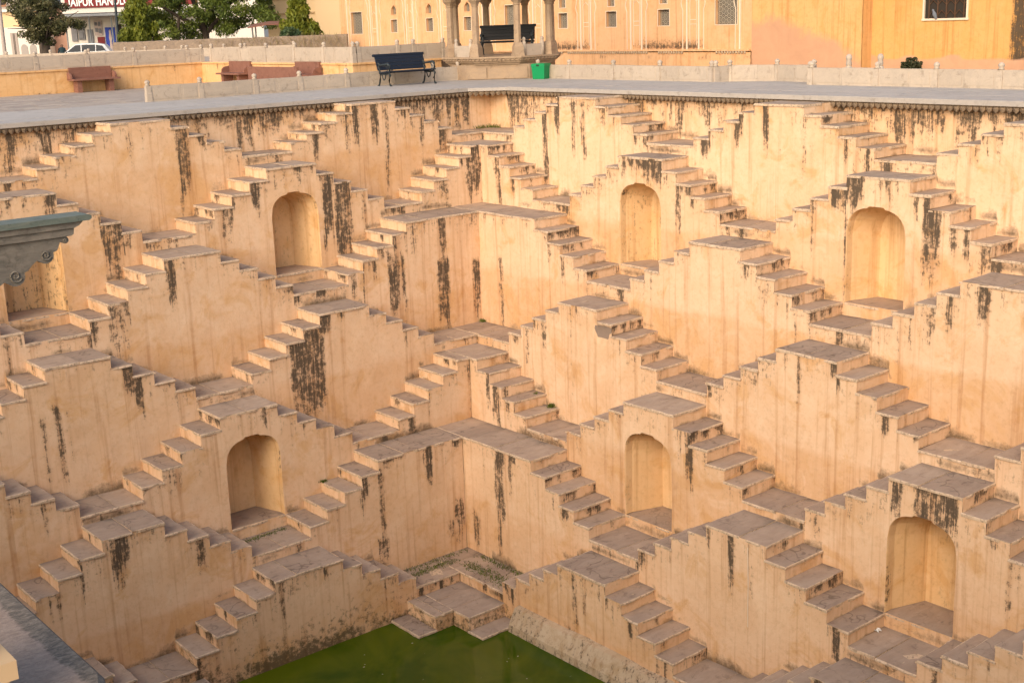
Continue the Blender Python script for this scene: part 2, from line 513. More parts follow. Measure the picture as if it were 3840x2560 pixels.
def pyr(W, k, m):
    if (W, k, m) in PYR:
        return PYR[(W, k, m)]
    return (E_reg(W, m) + 0.02, 0.437, 1.365 if W == 'R' else 1.31)


def M(W, u, d, z):
    return (d - 0.0041 * u, u, z) if W == 'R' else (u, d, z)


def disp(W, k, u, z):
    s = 3.0 + k * 1.7 + (0 if W == 'R' else 40)
    return (n2(np.asarray(u) * 0.9, np.asarray(z) * 0.9, s) - 0.5) * 0.022 + (n2(np.asarray(u) * 3.3, np.asarray(z) * 3.3, s + 9) - 0.5) * 0.012


def profile(W, k):
    """segments of one row of stairs along a wall: (u0, u1, z, kind, m, step)"""
    z, h = ZT[k], HR[k]
    out = []
    c0 = DD['L' if W == 'R' else 'R'][k]
    if k in MCORNER:
        m = MCORNER[k]
        E, t, L = pyr(W, k, m)
        out.append((c0, E, z, 'corner', m, 0))
        for i in range(1, 5):
            out.append((E + (i - 1) * t, E + i * t, z - i * h, 'step', m, i))
        cur = E + 4 * t
        last = m
        m += 2
    else:
        m = MFIRST[k]
        last = None
        cur = c0
    while True:
        E, t, L = pyr(W, k, m)
        foot = E - L - 4 * t
        if cur >= UMAX[W]:
            break
        out.append((cur, min(foot, UMAX[W] + 3), z - 5 * h, 'valley' if last is not None else 'cvalley', last, 5))
        if foot >= UMAX[W]:
            break
        for i in range(4, 0, -1):
            out.append((E - L - i * t, E - L - (i - 1) * t, z - i * h, 'step', m, -i))
        out.append((E - L, E, z, 'apex', m, 0))
        for i in range(1, 5):
            out.append((E + (i - 1) * t, E + i * t, z - i * h, 'step', m, i))
        cur = E + 4 * t
        last = m
        m += 2
    return out


PROF = {(W, k): profile(W, k) for W in 'RL' for k in range(1, 9)}


def top_at(W, k, u):
    if k > 8:
        return np.full(np.shape(u), -12.0)
    r = np.full(np.shape(u), -12.0)
    for (a, b, z, *_q) in PROF[(W, k)]:
        r = np.where((u >= a) & (u < b), z, r)
    return r


ROWW = {0: 1.0, 1: 0.85, 2: 0.90, 3: 0.72, 4: 0.60, 5: 0.58, 6: 0.60, 7: 0.7, 8: 0.5}


def stain_field(W, k, u, z, ztop):
    sd = k * 5.3 + (0 if W == 'R' else 77)
    dep = ztop - z
    wgt = ROWW[k]
    if k == 0:
        a = 0.5 * n1(u * 4.2, sd) + 0.5 * n1(u * 15.0, sd + 1)
        ln = 0.34 + 1.7 * n1(u * 1.6, sd + 2) * n1(u * 9.0, sd + 4)
        s = (0.30 + 0.52 * smooth(0.25, 0.75, a)) * smooth(1.05, 0.30, dep / ln)
        shelter = ((u > 0.0) & (u < 0.72))
        s = np.where(shelter, s * 0.1, s)
        s = np.maximum(s, 0.45 * smooth(0.16, 0.02, dep))
    else:
        a = 0.6 * n1(u * 3.4, sd) + 0.4 * n1(u * 9.5, sd + 1)
        ln = 0.15 + 1.5 * n1(u * 1.7, sd + 2) ** 2
        s = smooth(0.80 - 0.22 * wgt, 0.95 - 0.22 * wgt, a) * smooth(1.0, 0.35, dep / ln) * 0.9
        b = n1(u * 17.0, sd + 3)
        l2 = 0.1 + 0.9 * n1(u * 5.0, sd + 6)
        s = np.maximum(s, 0.5 * smooth(0.88 - 0.2 * wgt, 1.0, b) * smooth(1.0, 0.2, dep / l2))
        s = np.maximum(s, (0.10 + 0.26 * wgt * n1(u * 1.1, sd + 8)) * smooth(1.0, 0.1, dep / (0.35 + 0.7 * n1(u * 2.3, sd + 9))))
    for (w_, k_, u0, u1, zt, zb, a_) in STAINS:
        if w_ != W or k_ != k:
            continue
        du = 0.03
        e = (n2(u * 0 + zt, z * 2.5, u0) - 0.5) * 0.06
        rag = (n1(u * 11.0, u0 * 3.3) - 0.45) * min(1.0, 0.45 * (zt - zb))
        body = 0.62 + 0.5 * n2(u * 6.0, z * 2.6, u1) - 0.12 * smooth(0.0, 1.0, (zt - z) / max(0.2, zt - zb))
        f = smooth(u0 - du, u0 + du, u + e) * smooth(u1 + du, u1 - du, u + e) * smooth(zb - 0.30, zb + 0.40, z - rag) * smooth(zt + 0.1, zt + 0.0, z + 0.3 * np.abs(rag))
        s = np.maximum(s, f * a_ * 0.92 * np.clip(body, 0.0, 1.05))
    if k in (0, 1, 2, 3, 4):
        pass
    return s


def grime_field(W, k, u, z):
    """dirt splashed up where a wall meets the landing or stair in front of it"""
    sd = k * 5.3 + (0 if W == 'R' else 77)
    hz = z - top_at(W, k + 1, u)
    gn = n2(u * 1.9, z * 1.9, sd + 11)
    g = 0.75 * smooth(0.34 * gn + 0.06, 0.0, hz) * smooth(0.2, 0.75, gn)
    return np.where(hz < -0.02, 0.0, g)


def age_field(W, k, u, z):
    """older wash left below a repainting line, different on every stair"""
    mids = [0.5 * (s_[0] + s_[1]) for s_ in PROF.get((W, k), []) if s_[3] in ('valley', 'cvalley')] or [-9.0]
    cell = np.searchsorted(np.array(mids), np.asarray(u)).astype(float)
    on = hsh(cell + 0.5, k + (3.3 if W == 'R' else 8.1))
    line = ZT[max(k, 1)] - 0.9 - 1.1 * hsh(cell, k * 3.7 + (0 if W == 'R' else 5)) + 0.05 * (n1(u * 1.7, k) - 0.5)
    ag = np.where(on > 0.35, smooth(0.02, -0.02, z - line), 0.0) * (0.4 + 0.6 * on)
    return np.maximum(ag, smooth(-9.3, -10.6, z + 0.5 * (n1(u * 0.8, 4) - 0.5))) if k >= 6 else ag


BARE = [('R', 4, 8.14, 8.72, -5.10, -4.78)]


def bare_field(W, k, u, z):
    s = np.zeros(np.shape(u))
    for (w_, k_, u0, u1, z0, z1) in BARE:
        if w_ == W and k_ == k:
            cu, cz = (u0 + u1) / 2, (z0 + z1) / 2
            # wedge shaped scar
            q = np.abs((u - cu) / (u1 - u0) * 2 - (z - cz) * 1.2) ** 2 + np.abs((z - cz) / (z1 - z0) * 2) ** 2
            s = np.maximum(s, smooth(1.15, 0.75, q))
    return s


def moss_field(W, k, u, z):
    s = np.zeros(np.shape(u))
    if k >= 7:
        s = np.maximum(s, 0.9 * smooth(0.8, 0.1, z - WATER) * (0.5 + 0.5 * n1(u * 1.3, 5)))
        if W == 'L':
            s = np.maximum(s, 0.52 * smooth(-8.9, -10.6, z) * (0.6 + 0.6 * n1(u * 0.9, 3)))
    if k == 6:
        s = np.maximum(s, 0.5 * smooth(0.4, 0.0, z - top_at(W, 7, u)) * smooth(11.0, 5.0, u))
    return s


def patch(mb, W, k, us, zs_cols, mat=0):
    """front-face grid: us = columns, zs_cols = list of z arrays (same length) for every column"""
    nu, nz = len(us), len(zs_cols[0])
    U = np.repeat(np.asarray(us)[:, None], nz, 1)
    Zz = np.asarray(zs_cols)
    top = Zz[:, :1]
    D = DD[W][k] + disp(W, k, U, Zz)
    st = stain_field(W, k, U, Zz, mb.ztop if mb.ztop is not None else top)
    ba = bare_field(W, k, U, Zz)
    mo = moss_field(W, k, U, Zz)
    gr = grime_field(W, k, U, Zz)
    ag = age_field(W, k, U, Zz)
    D = D - ba * 0.03
    if W == 'R':
        X, Y = D - 0.0041 * U, U
    else:
        X, Y = U, D
    verts = np.stack([X, Y, Zz], -1).reshape(-1, 3)
    fs = []
    for i in range(nu - 1):
        for j in range(nz - 1):
            a, b, c, d = i * nz + j, i * nz + j + 1, (i + 1) * nz + j + 1, (i + 1) * nz + j
            fs.append((a, b, c, d) if W == 'R' else (d, c, b, a))
    mb.add(verts, fs, mat, True, stain=st.ravel(), bare=ba.ravel(), moss=mo.ravel(), grime=gr.ravel(), age=ag.ravel())


def front(mb, W, k, u0, u1, zt, zb, niche=None):
    n = max(2, int(round((u1 - u0) / 0.05)) + 1)
    us = np.linspace(u0, u1, n)
    mb.ztop = zt
    nz = max(3, int(math.ceil((zt - zb) / 0.14)) + 1)
    if niche is None:
        patch(mb, W, k, us, np.repeat(np.linspace(zt, zb, nz)[None], n, 0))
        return
    na, nb, zf, za = niche
    for a, b in ((u0, na), (nb, u1)):
        if b - a > 0.004:
            q = np.linspace(a, b, 3)
            patch(mb, W, k, q, np.repeat(np.linspace(zt, zb, nz)[None], 3, 0))
    un = np.linspace(na, nb, 33)
    zz = za(un)
    patch(mb, W, k, un, np.stack([np.linspace(zt, z_, 8) for z_ in zz]))
    q = np.linspace(na, nb, 24)
    patch(mb, W, k, q, np.repeat(np.linspace(zf, zb, 4)[None], 24, 0))


def riser(mb, W, k, u, zlo, zhi, sgn):
    """vertical face across the stair, facing +u (sgn 1) or -u"""
    d0, d1 = DD[W][k - 1] - 0.03, DD[W][k]
    nd, nz = 9, 4
    ds = np.linspace(d0, d1, nd)
    zs = np.linspace(zhi, zlo, nz)
    D = np.repeat(ds[:, None], nz, 1)
    Zz = np.repeat(zs[None], nd, 0)
    D[-1] = d1 + disp(W, k, np.full(nz, u), zs)
    U = np.full(D.shape, u) + (n2(D * 4, Zz * 4, u * 3.1) - 0.5) * 0.015
    sd = u * 7.7 + k
    amt = hsh(math.floor(u * 13), k + (0.5 if W == 'R' else 9))
    a = 0.5 * n1(D * 4.0, sd) + 0.5 * n1(D * 12.0, sd + 1)
    base = (0.62 if W == 'R' else 0.45)
    st = smooth(0.75 - 0.42 * amt * base * 1.6, 0.95 - 0.3 * amt, a) * (0.55 + 0.45 * amt) * smooth(1.2, 0.2, (zhi - Zz) / (0.28))
    gr = 0.7 * smooth(0.10, 0.0, Zz - zlo) * n1(D * 5, sd + 4) + 0.55 * amt * smooth(d0 + 0.4, d0, D) * n1(Zz * 7, sd)
    mo = moss_field(W, k, U, Zz)
    X, Y = (D - 0.0041 * U, U) if W == 'R' else (U, D)
    fs = []
    for i in range(nd - 1):
        for j in range(nz - 1):
            q = (i * nz + j, i * nz + j + 1, (i + 1) * nz + j + 1, (i + 1) * nz + j)
            fs.append(q if (sgn > 0) == (W == 'L') else q[::-1])
    mb.add(np.stack([X, Y, Zz], -1).reshape(-1, 3), fs, 0, True, stain=st.ravel(), moss=mo.ravel(), grime=gr.ravel())


def slab(name, W, u0, u1, d0, d1, z, parent, rim_u=(False, True), rim_d=True, th=0.05, over_u=(0, 0.018), over_d=0.022, seed=0, moss=0.0, mats=None):
    """one worn stone: top grid with a thin lime rim along its free edges and ragged outline"""
    r = random.Random(int(abs(u0 * 7919 + d0 * 104729 + z * 1299.7) * 10) + (5 if W == 'R' else 0))
    a, b = u0 - over_u[0], u1 + over_u[1]
    e = d1 + over_d
    rw = 0.022
    us = [a] + ([a + rw] if rim_u[0] else [])
    nin = max(2, int((b - a) / 0.16))
    lo, hi = us[-1], b - (rw if rim_u[1] else 0)
    us += [lo + (hi - lo) * i / nin for i in range(1, nin + 1)]
    if rim_u[1]:
        us.append(b)
    dl, dh = d0, e - (rw if rim_d else 0)
    ndn = max(2, int((e - d0) / 0.16))
    ds = [dl + (dh - dl) * i / ndn for i in range(ndn + 1)]
    if rim_d:
        ds.append(e)
    nu, nd = len(us), len(ds)
    mb = MB()
    V, fs, mt, gv = [], [], [], []

    def dist_in(x_):
        e_ = [abs(x_ - a)] if not rim_u[0] else []
        e_ += [abs(x_ - b)] if not rim_u[1] else []
        return min(e_) if e_ else 9.0
    tilt, tilt2 = r.uniform(-0.008, 0.008), r.uniform(-0.006, 0.010)
    wear = r.uniform(0.004, 0.014)
    for i, uu in enumerate(us):
        for j, dd in enumerate(ds):
            su, sv = (uu - a) / (b - a), (dd - d0) / (e - d0)
            zz = z + tilt * (su - 0.5) - tilt2 * sv - wear * math.sin(math.pi * su) * math.sin(math.pi * min(1, sv)) + r.uniform(-0.003, 0.003)
            du = dv = 0.0
            edge_u = (i == 0 and rim_u[0]) or (i == nu - 1 and rim_u[1])
            edge_d = j == nd - 1 and rim_d
            if edge_u:
                du = (r.uniform(-0.018, 0.012) - (r.uniform(0.02, 0.04) if r.random() < 0.10 else 0)) * (1 if i else -1)
                zz -= r.uniform(0.004, 0.016)
            if edge_d:
                dv = r.uniform(-0.018, 0.012) - (r.uniform(0.02, 0.045) if r.random() < 0.10 else 0)
                zz -= r.uniform(0.004, 0.022)
            V.append((uu + du, dd + dv, zz))
            gv.append(0.75 * max(0.0, 1 - sv / 0.28) * (0.35 + 0.65 * float(n1(uu * 3.1, z))) + (0.5 * max(0.0, 1 - (dist_in(uu)) / 0.12) * float(n1(dd * 5, z))))
    top = []
    for i in range(nu - 1):
        for j in range(nd - 1):
            q = (i * nd + j, i * nd + j + 1, (i + 1) * nd + j + 1, (i + 1) * nd + j)
            rim = (rim_d and j == nd - 2) or (rim_u[1] and i == nu - 2) or (rim_u[0] and i == 0)
            top.append((q, 1 if rim else 0))
    ring = [(i, nd - 1) for i in range(nu)]
    sides = []
    def skirt(idx):
        for (p, q_) in zip(idx[:-1], idx[1:]):
            n0 = len(V)
            for w in (p, q_):
                x_, y_, z_ = V[w]
                V.append((x_, y_, z - th))
            sides.append(((p, q_, n0 + 1, n0), 1))
    skirt([i * nd + nd - 1 for i in range(nu)])
    skirt([(nu - 1) * nd + j for j in range(nd)])
    skirt([j for j in range(nd)][::-1])
    skirt([i * nd for i in range(nu)][::-1])
    P = [M(W, *p) for p in V]
    mo = moss
    for q, mm in top:
        fs.append(q if W == 'R' else q[::-1])
        mt.append(mm)
    fs = [f_[::-1] for f_ in fs]
    for q, mm in sides:
        fs.append(q)
        mt.append(mm)
    gv += [0.0] * (len(P) - len(gv))
    mb.add(P, fs, 0, False, moss=mo, grime=gv)
    mb.m = mt
    return mb.obj(name, mats or [TREAD, LIME], parent)


def flags(W, u0, u1, d0, d1, z, parent, n=None, rim_u=(False, False), name='flagstone', **kw):
    """a landing laid with a few flagstones in a lime bed"""
    r = random.Random(int(abs(u0 * 1000 + d0 * 77 + z * 13)))
    n = n or max(2, int(round((u1 - u0) / 0.62)))
    cuts = [u0] + [u0 + (u1 - u0) * (i + r.uniform(-0.22, 0.22)) / n for i in range(1, n)] + [u1]
    for i in range(n):
        a, b = cuts[i], cuts[i + 1]
        g0 = 0.006 if i else 0.0
        g1 = 0.006 if i < n - 1 else 0.0
        slab(name, W, a + g0, b - g1, d0, d1, z + r.uniform(-0.005, 0.005), parent,
             rim_u=(rim_u[0] and i == 0, rim_u[1] and i == n - 1),
             over_u=(0.018 if rim_u[0] and i == 0 else 0, 0.018 if rim_u[1] and i == n - 1 else 0), **kw)


ORD = ['', 'first', 'second', 'third', 'fourth', 'fifth', 'sixth', 'seventh', 'eighth']
WN = {'R': 'right', 'L': 'left'}


def zbot(k):
    return ZT[k + 1] - 5 * HR[k + 1] - 0.25 if k < 7 else WATER - 0.6


def bed(mb, W, u0, u1, d0, d1, z):
    P = [M(W, u0, d0, z), M(W, u1, d0, z), M(W, u1, d1, z), M(W, u0, d1, z)]
    mb.add(P, [(0, 1, 2, 3) if W == 'L' else (3, 2, 1, 0)], 1)


def niche_shape(na, nb, zf, zt):
    uc, hw = (na + nb) / 2, (nb - na) / 2
    rise = 0.50

    def za(u):
        s = np.clip(np.abs((np.asarray(u) - uc) / hw), 0, 1)
        z = zt - rise + rise * (1 - s ** 3.0) ** (1 / 2.1)
        return z + 0.035 * smooth(0.30, 0.26, s) * (s > -1)
    return za


def build_niche(W, k, na, nb, zf, za, depth, parent):
    mb = MB()
    un = np.linspace(na, nb, 33)
    zz = za(un)
    outline = [(na, zf)] + [(na, z_) for z_ in np.linspace(zf, zz[0], 6)[1:-1]] + list(zip(un, zz)) + [(nb, z_) for z_ in np.linspace(zz[-1], zf, 6)[1:-1]] + [(nb, zf)]
    n = len(outline)
    dk = DD[W][k]
    levels = [0.0, 0.03, 0.19, depth]
    grow = [0.0, -0.01, -0.015, -0.23]
    V, st = [], []
    uc, zc = (na + nb) / 2, zf + 0.8
    for lv, g in zip(levels, grow):
        for (u, z) in outline:
            uu = u + (g if u > uc else -g)
            zq = z + (0.5 * g * min(1.0, (z - zc) / 0.6) if z > zc else 0)
            d = dk - lv + (float(disp(W, k, u, z)) if lv == 0 else 0)
            V.append(M(W, uu, d, zq))
            st.append(0.55 * max(0, float(n1(u * 4, k + 3)) - 0.45) + (0.35 if lv < 0.1 and n1(z * 2, u) > 0.6 else 0.0))
    fs = []
    for a in range(len(levels) - 1):
        for i in range(n - 1):
            q = (a * n + i, a * n + i + 1, (a + 1) * n + i + 1, (a + 1) * n + i)
            fs.append(q if W == 'R' else q[::-1])
    b = (len(levels) - 1) * n
    back = tuple(range(b, b + n))
    fs.append(back if W == 'L' else back[::-1])
    mb.add(V, fs, 0, False, stain=st)
    no = mb.obj('niche', [NICHE], parent)
    slab('niche_floor', W, na + 0.01, nb - 0.01, dk - depth - 0.02, dk, zf, no, rim_u=(False, False), over_u=(0, 0), over_d=0.012)


def build_stair(W, k, m, order):
    segs = [s for s in PROF[(W, k)] if s[4] == m and s[3] != 'corner']
    apex = [s for s in segs if s[3] == 'apex']
    E, t, L = pyr(W, k, m)
    d0, d1 = DD[W][k - 1] - 0.03, DD[W][k]
    has_n = k in (2, 5)
    near = 'nearest the corner' if order == 1 else ORD[order] + ' from the corner'
    lab = '%sdouble staircase%s, %s tier of the %s wall, %s' % ('' if has_n else 'ochre ', ' over an arched niche' if has_n else '', ORD[k], WN[W], near)
    T = thing('double_staircase', lab, 'staircase', M(W, E - L / 2, (d0 + d1) / 2, zbot(k)), group='double staircases on the stepwell walls')
    stair_body(T, W, k, segs, has_n, E, L, d0, d1)
    return T


def stair_body(T, W, k, segs, has_n, E, L, d0, d1):
    mb = MB()
    mb.ztop = None
    for (a, b, z, kind, m, i) in segs:
        if a >= UMAX[W] + 0.5:
            continue
        if k == 8 and abs(i) > 1:
            continue
        moss = 0.0
        if k == 7 and kind == 'cvalley':
            moss = 0.5
        niche = None
        if kind == 'apex' and has_n:
            na, nb = E - L + 0.02, E - 0.05
            zf = ZT[k + 1] - 5 * HR[k + 1] + 0.26
            za = niche_shape(na, nb, zf, zf + 1.88 + 0.05 * (float(hsh(E * 7.0, k)) - 0.5))
            niche = (na, nb, zf, za)
            depth = min(0.88, d1 - DD[W][k - 1] - 0.05)
            build_niche(W, k, na, nb, zf, za, depth, T)
        front(mb, W, k, a, b, z - 0.012, zbot(k), niche)
        bed(mb, W, a, b, d0, d1, z - 0.018)
        if kind == 'apex':
            flags(W, a, b, d0, d1, z, T, rim_u=(True, True))
            riser(mb, W, k, b, z - HR[k], z - 0.01, 1)
            riser(mb, W, k, a, z - HR[k], z - 0.01, -1)
        elif kind == 'step' and i > 0:
            slab('tread', W, a - 0.02, b, d0, d1, z, T, rim_u=(False, True))
            riser(mb, W, k, b, z - HR[k], z - 0.01, 1)
        elif kind == 'step':
            slab('tread', W, a, b + 0.02, d0, d1, z, T, rim_u=(True, False), over_u=(0.018, 0))
            riser(mb, W, k, a, z - HR[k], z - 0.01, -1)
        elif kind == 'valley':
            flags(W, a, b, d0, d1, z, T)
    if mb.f:
        mb.obj('plaster_body', [PLASTER, LIME], T)


# --- pyramids of stairs along both walls
for W in 'RL':
    for k in range(1, 9):
        ms = []
        for s in PROF[(W, k)]:
            if s[3] == 'apex' and s[4] not in ms:
                ms.append(s[4])
        for oi, m in enumerate(ms):
            E, t, L = pyr(W, k, m)
            if E - L - (1 if k == 8 else 4) * t > UMAX[W]:
                continue
            build_stair(W, k, m, oi + 1)

# --- the corner: stairs that wrap it (tiers 2, 3, 5, 6, 8) and landings in it (tiers 1, 4, 7)
CLAB = {1: 'weed-grown landing in the corner right under the terrace edge',
        2: 'topmost corner staircase, its flights running down along both walls',
        3: 'long upper L-shaped corner platform with a blackened streaked face',
        4: 'bare landing in the corner below the streaked L-shaped platform',
        5: 'corner staircase in the middle of the well, flights down both walls',
        6: 'long lower L-shaped corner platform of rough flagstones, above the mossy landing',
        7: 'mossy stone landing in the corner just above the water steps',
        8: 'lowest stone platform in the corner, its side steps dipping into the water'}
for k in range(1, 9):
    is_l = k in (1, 4, 7)
    T = thing('corner_landing' if is_l else 'corner_staircase', CLAB[k], 'landing' if is_l else 'staircase',
              (DD['R'][k] / 2, DD['L'][k] / 2, zbot(k)), group=None)
    z = ZT[k] - (5 * HR[k] if is_l else 0)
    ends = {}
    for W in 'RL':
        O = 'L' if W == 'R' else 'R'
        segs = [s for s in PROF[(W, k)] if s[3] in ('corner', 'cvalley') or (k in MCORNER and s[4] == MCORNER[k] and s[3] in ('step', 'valley'))]
        d0, d1 = DD[W][k - 1] - 0.03, DD[W][k]
        c0, c1 = segs[0][0], segs[0][1]
        moss = 0.27 if k == 7 else 0.0
        # landing: the right arm takes the corner square
        s0 = DD[O][k - 1] - 0.03 if W == 'R' else c0
        flags(W, s0 + (0.012 if W == 'L' else 0), c1, d0, d1, z, T, rim_u=(False, not is_l), moss=moss)
        mb = MB()
        mb.ztop = None
        front(mb, W, k, c0 - 0.01, c1, z - 0.012, zbot(k))
        bed(mb, W, s0, c1, d0, d1, z - 0.018)
        if not is_l:
            riser(mb, W, k, c1, z - HR[k], z - 0.01, 1)
        mb.obj('plaster_body', [PLASTER, LIME], T)
        stair_body(T, W, k, segs[1:], False, 0, 0, d0, d1)

# --- retaining walls behind the top tier
for W in 'RL':
    mb = MB()
    mb.ztop = None
    for a in np.arange(-0.05, UMAX[W] + 1, 1.5):
        front(mb, W, 0, a, min(a + 1.5, UMAX[W] + 1), TERR - 0.09, ZT[1] - 5 * HR[1] - 0.3)
    o = mb.obj('retaining_wall', [PLASTER, LIME])
    tag(o, 'black-streaked ochre retaining wall under the terrace edge, %s side of the corner' % WN[W], 'wall')

# battered stone plinth at the waterline of the right wall
mb = MB()
us = np.linspace(8.85, 22, 60)
V, st, mo = [], [], []
for u in us:
    j = float(n1(u * 1.1, 3)) * 0.05
    for d, z in ((6.82, -10.30 + j), (6.99, -10.33 + j), (7.16, -10.62), (7.22, WATER - 0.4)):
        V.append(M('R', u, d, z))
        mo.append(0.16 + 0.6 * float(smooth(-10.5, -10.8, z)))
        st.append(0.12 + 0.28 * float(n1(u * 2, 8)))
fs = []
for i in range(len(us) - 1):
    for j in range(3):
        fs.append((i * 4 + j, (i + 1) * 4 + j, (i + 1) * 4 + j + 1, i * 4 + j + 1)[::-1])
fs.append((0, 1, 2, 3))
mb.add(V, fs, 0, False, stain=st, moss=mo)
PLINTH = plaster_mat('waterline_plaster', (0.50, 0.385, 0.255), (0.43, 0.325, 0.21), (0.56, 0.455, 0.33), (0.40, 0.28, 0.15))
tag(mb.obj('waterline_plinth', [PLINTH]), 'sloping algae-stained plinth along the water at the foot of the right wall', 'plinth')

# water
mb = MB()
n = 60
xs = np.linspace(0.5, 23.5, n)
ys = np.linspace(0.5, 28.5, n)
mb.add([(x, y, WATER) for x in xs for y in ys], [(i * n + j, (i + 1) * n + j, (i + 1) * n + j + 1, i * n + j + 1) for i in range(n - 1) for j in range(n - 1)], 0, True)
m, nt, bs = newmat('green_algae_water')
q = N(nt)
p = q.pos()
c = q.mix(q.ramp(q.noise(p, 0.45, 4, 0.6, 0.9), [(0.38, 0.0), (0.62, 1.0)]), (0.026, 0.058, 0.001), (0.075, 0.098, 0.003))
sp = q.ramp(q.noise(p, 11.0, 2, 0.5), [(0.78, 0.0), (0.80, 1.0)])
c = q.mix(q.math('MULTIPLY', sp, 0.6), c, (0.3, 0.32, 0.2))
q.col(c, bs)
bs.inputs['Roughness'].default_value = 0.07
bs.inputs['IOR'].default_value = 1.33
bs.inputs['Specular IOR Level'].default_value = 0.4
q.bump(q.noise(p, 3.0, 3, 0.5), 0.06, 0.02, bs)
structure(mb.obj('water', [m]))

# ================================================================== terrace round the well
mb = MB()
zt, zb_ = TERR, TERR - 0.085
mb.box(-4.9, 0.17, -6.6, 30, zb_, zt)                       # strip on the right-hand side
mb.box(0.17, 27, -4.25, 0.17, zb_, zt)                      # strip on the left-hand side
mb.prism([(0.17, 0.17), (0.90, 0.17), (0.17, 0.90)], zb_, zt, axis='z')
mb.box(0.17, 30, 27.0, 30, zb_, zt)
mb.box(28.3, 32, 0.17, 20.0, zb_, zt)
TER = structure(mb.obj('terrace', [COPING]))


def pave(parent, x0, x1, y0, y1, z, sx, sy, mat, seed, th=0.012, gap=0.006, name='paving_stone', along='x'):
    """courses of separate flags with staggered, uneven joints"""
    r = random.Random(seed)
    a0, a1, b0, b1 = (x0, x1, y0, y1) if along == 'x' else (y0, y1, x0, x1)
    nb = max(1, round((b1 - b0) / sy))
    for j in range(nb):
        c0, c1 = b0 + (b1 - b0) * j / nb, b0 + (b1 - b0) * (j + 1) / nb
        a = a0
        nxt = a0 + sx * r.uniform(0.4, 1.0)
        while a < a1 - 0.02:
            e_ = min(nxt, a1)
            if a1 - e_ < 0.25:
                e_ = a1
            mb = MB()
            dz = r.uniform(-0.0025, 0.0025)
            q0 = (a + gap, e_ - gap, c0 + gap, c1 - gap)
            if along == 'x':
                mb.box(q0[0], q0[1], q0[2], q0[3], z - 0.02, z + th + dz, skip='b')
            else:
                mb.box(q0[2], q0[3], q0[0], q0[1], z - 0.02, z + th + dz, skip='b')
            mb.obj(name, [mat], parent)
            a, nxt = e_, e_ + sx * r.uniform(0.75, 1.25)


pave(TER, 0.92, 14.0, -3.98, 0.15, TERR, 1.5, 1.05, COPING, 3)
pave(TER, -3.2, 0.15, 0.92, 19.0, TERR, 1.5, 1.1, COPING, 4, along='y')

# plain closing walls on the sides behind the camera
mb = MB()
mb.box(28.4, 28.7, 0.17, 20.0, -12, zb_ - 0.005)
tag(mb.obj('closing_wall', [PLASTER]), 'plain ochre side wall of the well, out of view left of the bracket', 'wall')
mb = MB()
mb.box(0.0, 28.4, 27.2, 27.5, -12, zb_ - 0.005)
tag(mb.obj('closing_wall', [PLASTER]), 'plain ochre wall of the well, out of view under the camera', 'wall')

# scalloped petal moulding hanging under the terrace edge
mb = MB()
def petals(p0, p1, inset):
    p0, p1 = Vector(p0), Vector(p1)
    L = (p1 - p0).length
    n_ = int(L / 0.135)
    e = (p1 - p0) / L
    nrm = Vector((-e.y, e.x, 0)) * inset
    for i in range(n_):
        c = p0 + e * (i + 0.5) * L / n_
        w = L / n_ * 0.46
        dz = rng.uniform(-0.006, 0.006)
        out = [(-w, 0.0), (-w, -0.045), (-w * 0.75, -0.085), (0, -0.125 + dz), (w * 0.75, -0.085), (w, -0.045), (w, 0.0)]
        f0 = [c + e * a + Vector((0, 0, zb_ - 0.012 + b)) + nrm * 0.0 for a, b in out]
        f1 = [p - nrm for p in f0]
        mid0 = c + Vector((0, 0, zb_ - 0.06)) + nrm * 0.35
        k_ = len(out)
        mb.add(f0 + f1 + [mid0], [(i_, i_ + 1, 2 * k_) for i_ in range(k_ - 1)] + [(k_ - 1, 0, 2 * k_)] + [(i_, i_ + k_, (i_ + 1) + k_, i_ + 1) for i_ in range(k_ - 1)], 0)
petals((18.5, 0.11, 0), (0.87, 0.11, 0), -0.10)
petals((0.87, 0.11, 0), (0.11, 0.87, 0), -0.10)
petals((0.11, 0.87, 0), (0.11, 21.5, 0), -0.10)
mb.box(0.9, 18.5, -0.02, 0.145, zb_ - 0.014, zb_ - 0.002)
mb.box(-0.02, 0.145, 0.9, 21.5, zb_ - 0.014, zb_ - 0.002)
PETAL = stone_mat('petal_stone', (0.27, 0.20, 0.135), (0.17, 0.13, 0.095), (0.36, 0.26, 0.165), scale=3.0)
o = tag(mb.obj('petal_moulding', [PETAL]), 'row of small carved petals hanging under the grey terrace edge', 'moulding')
o['kind'] = 'stuff'

# ------------------------------------------------------------------ viewing platform near the camera (bottom left)
T = thing('viewing_platform', 'grey weathered stone platform edge in the near left foreground', 'platform', (22.5, 24, TERR - 0.3))
m, nt, bs = newmat('platform_stone')
q = N(nt)
p = q.pos()
sx = nt.nodes.new('ShaderNodeSeparateXYZ')
nt.links.new(p, sx.inputs[0])
edge = q.math('ADD', q.math('SUBTRACT', sx.outputs[0], 21.2), q.math('MULTIPLY', q.math('SUBTRACT', q.noise(p, 3.0, 4, 0.6, 0.6), 0.5), 0.10))
stk = q.noise(q.scale(p, (34, 60, 30)), 1.0, 5, 0.75, 0.5)
grn = q.noise(p, 90.0, 3, 0.7)
edge = q.math('ADD', edge, q.math('MULTIPLY', q.math('SUBTRACT', stk, 0.5), 0.03))
band = q.ramp(edge, [(0.092, 1.0), (0.104, 0.0)])
pale = q.mix(q.ramp(stk, [(0.38, 0.0), (0.6, 1.0)]), (0.27, 0.205, 0.165), (0.37, 0.285, 0.23))
dark = q.mix(q.ramp(stk, [(0.42, 0.0), (0.66, 1.0)]), (0.135, 0.115, 0.097), (0.29, 0.24, 0.19))
c = q.mix(band, pale, dark)
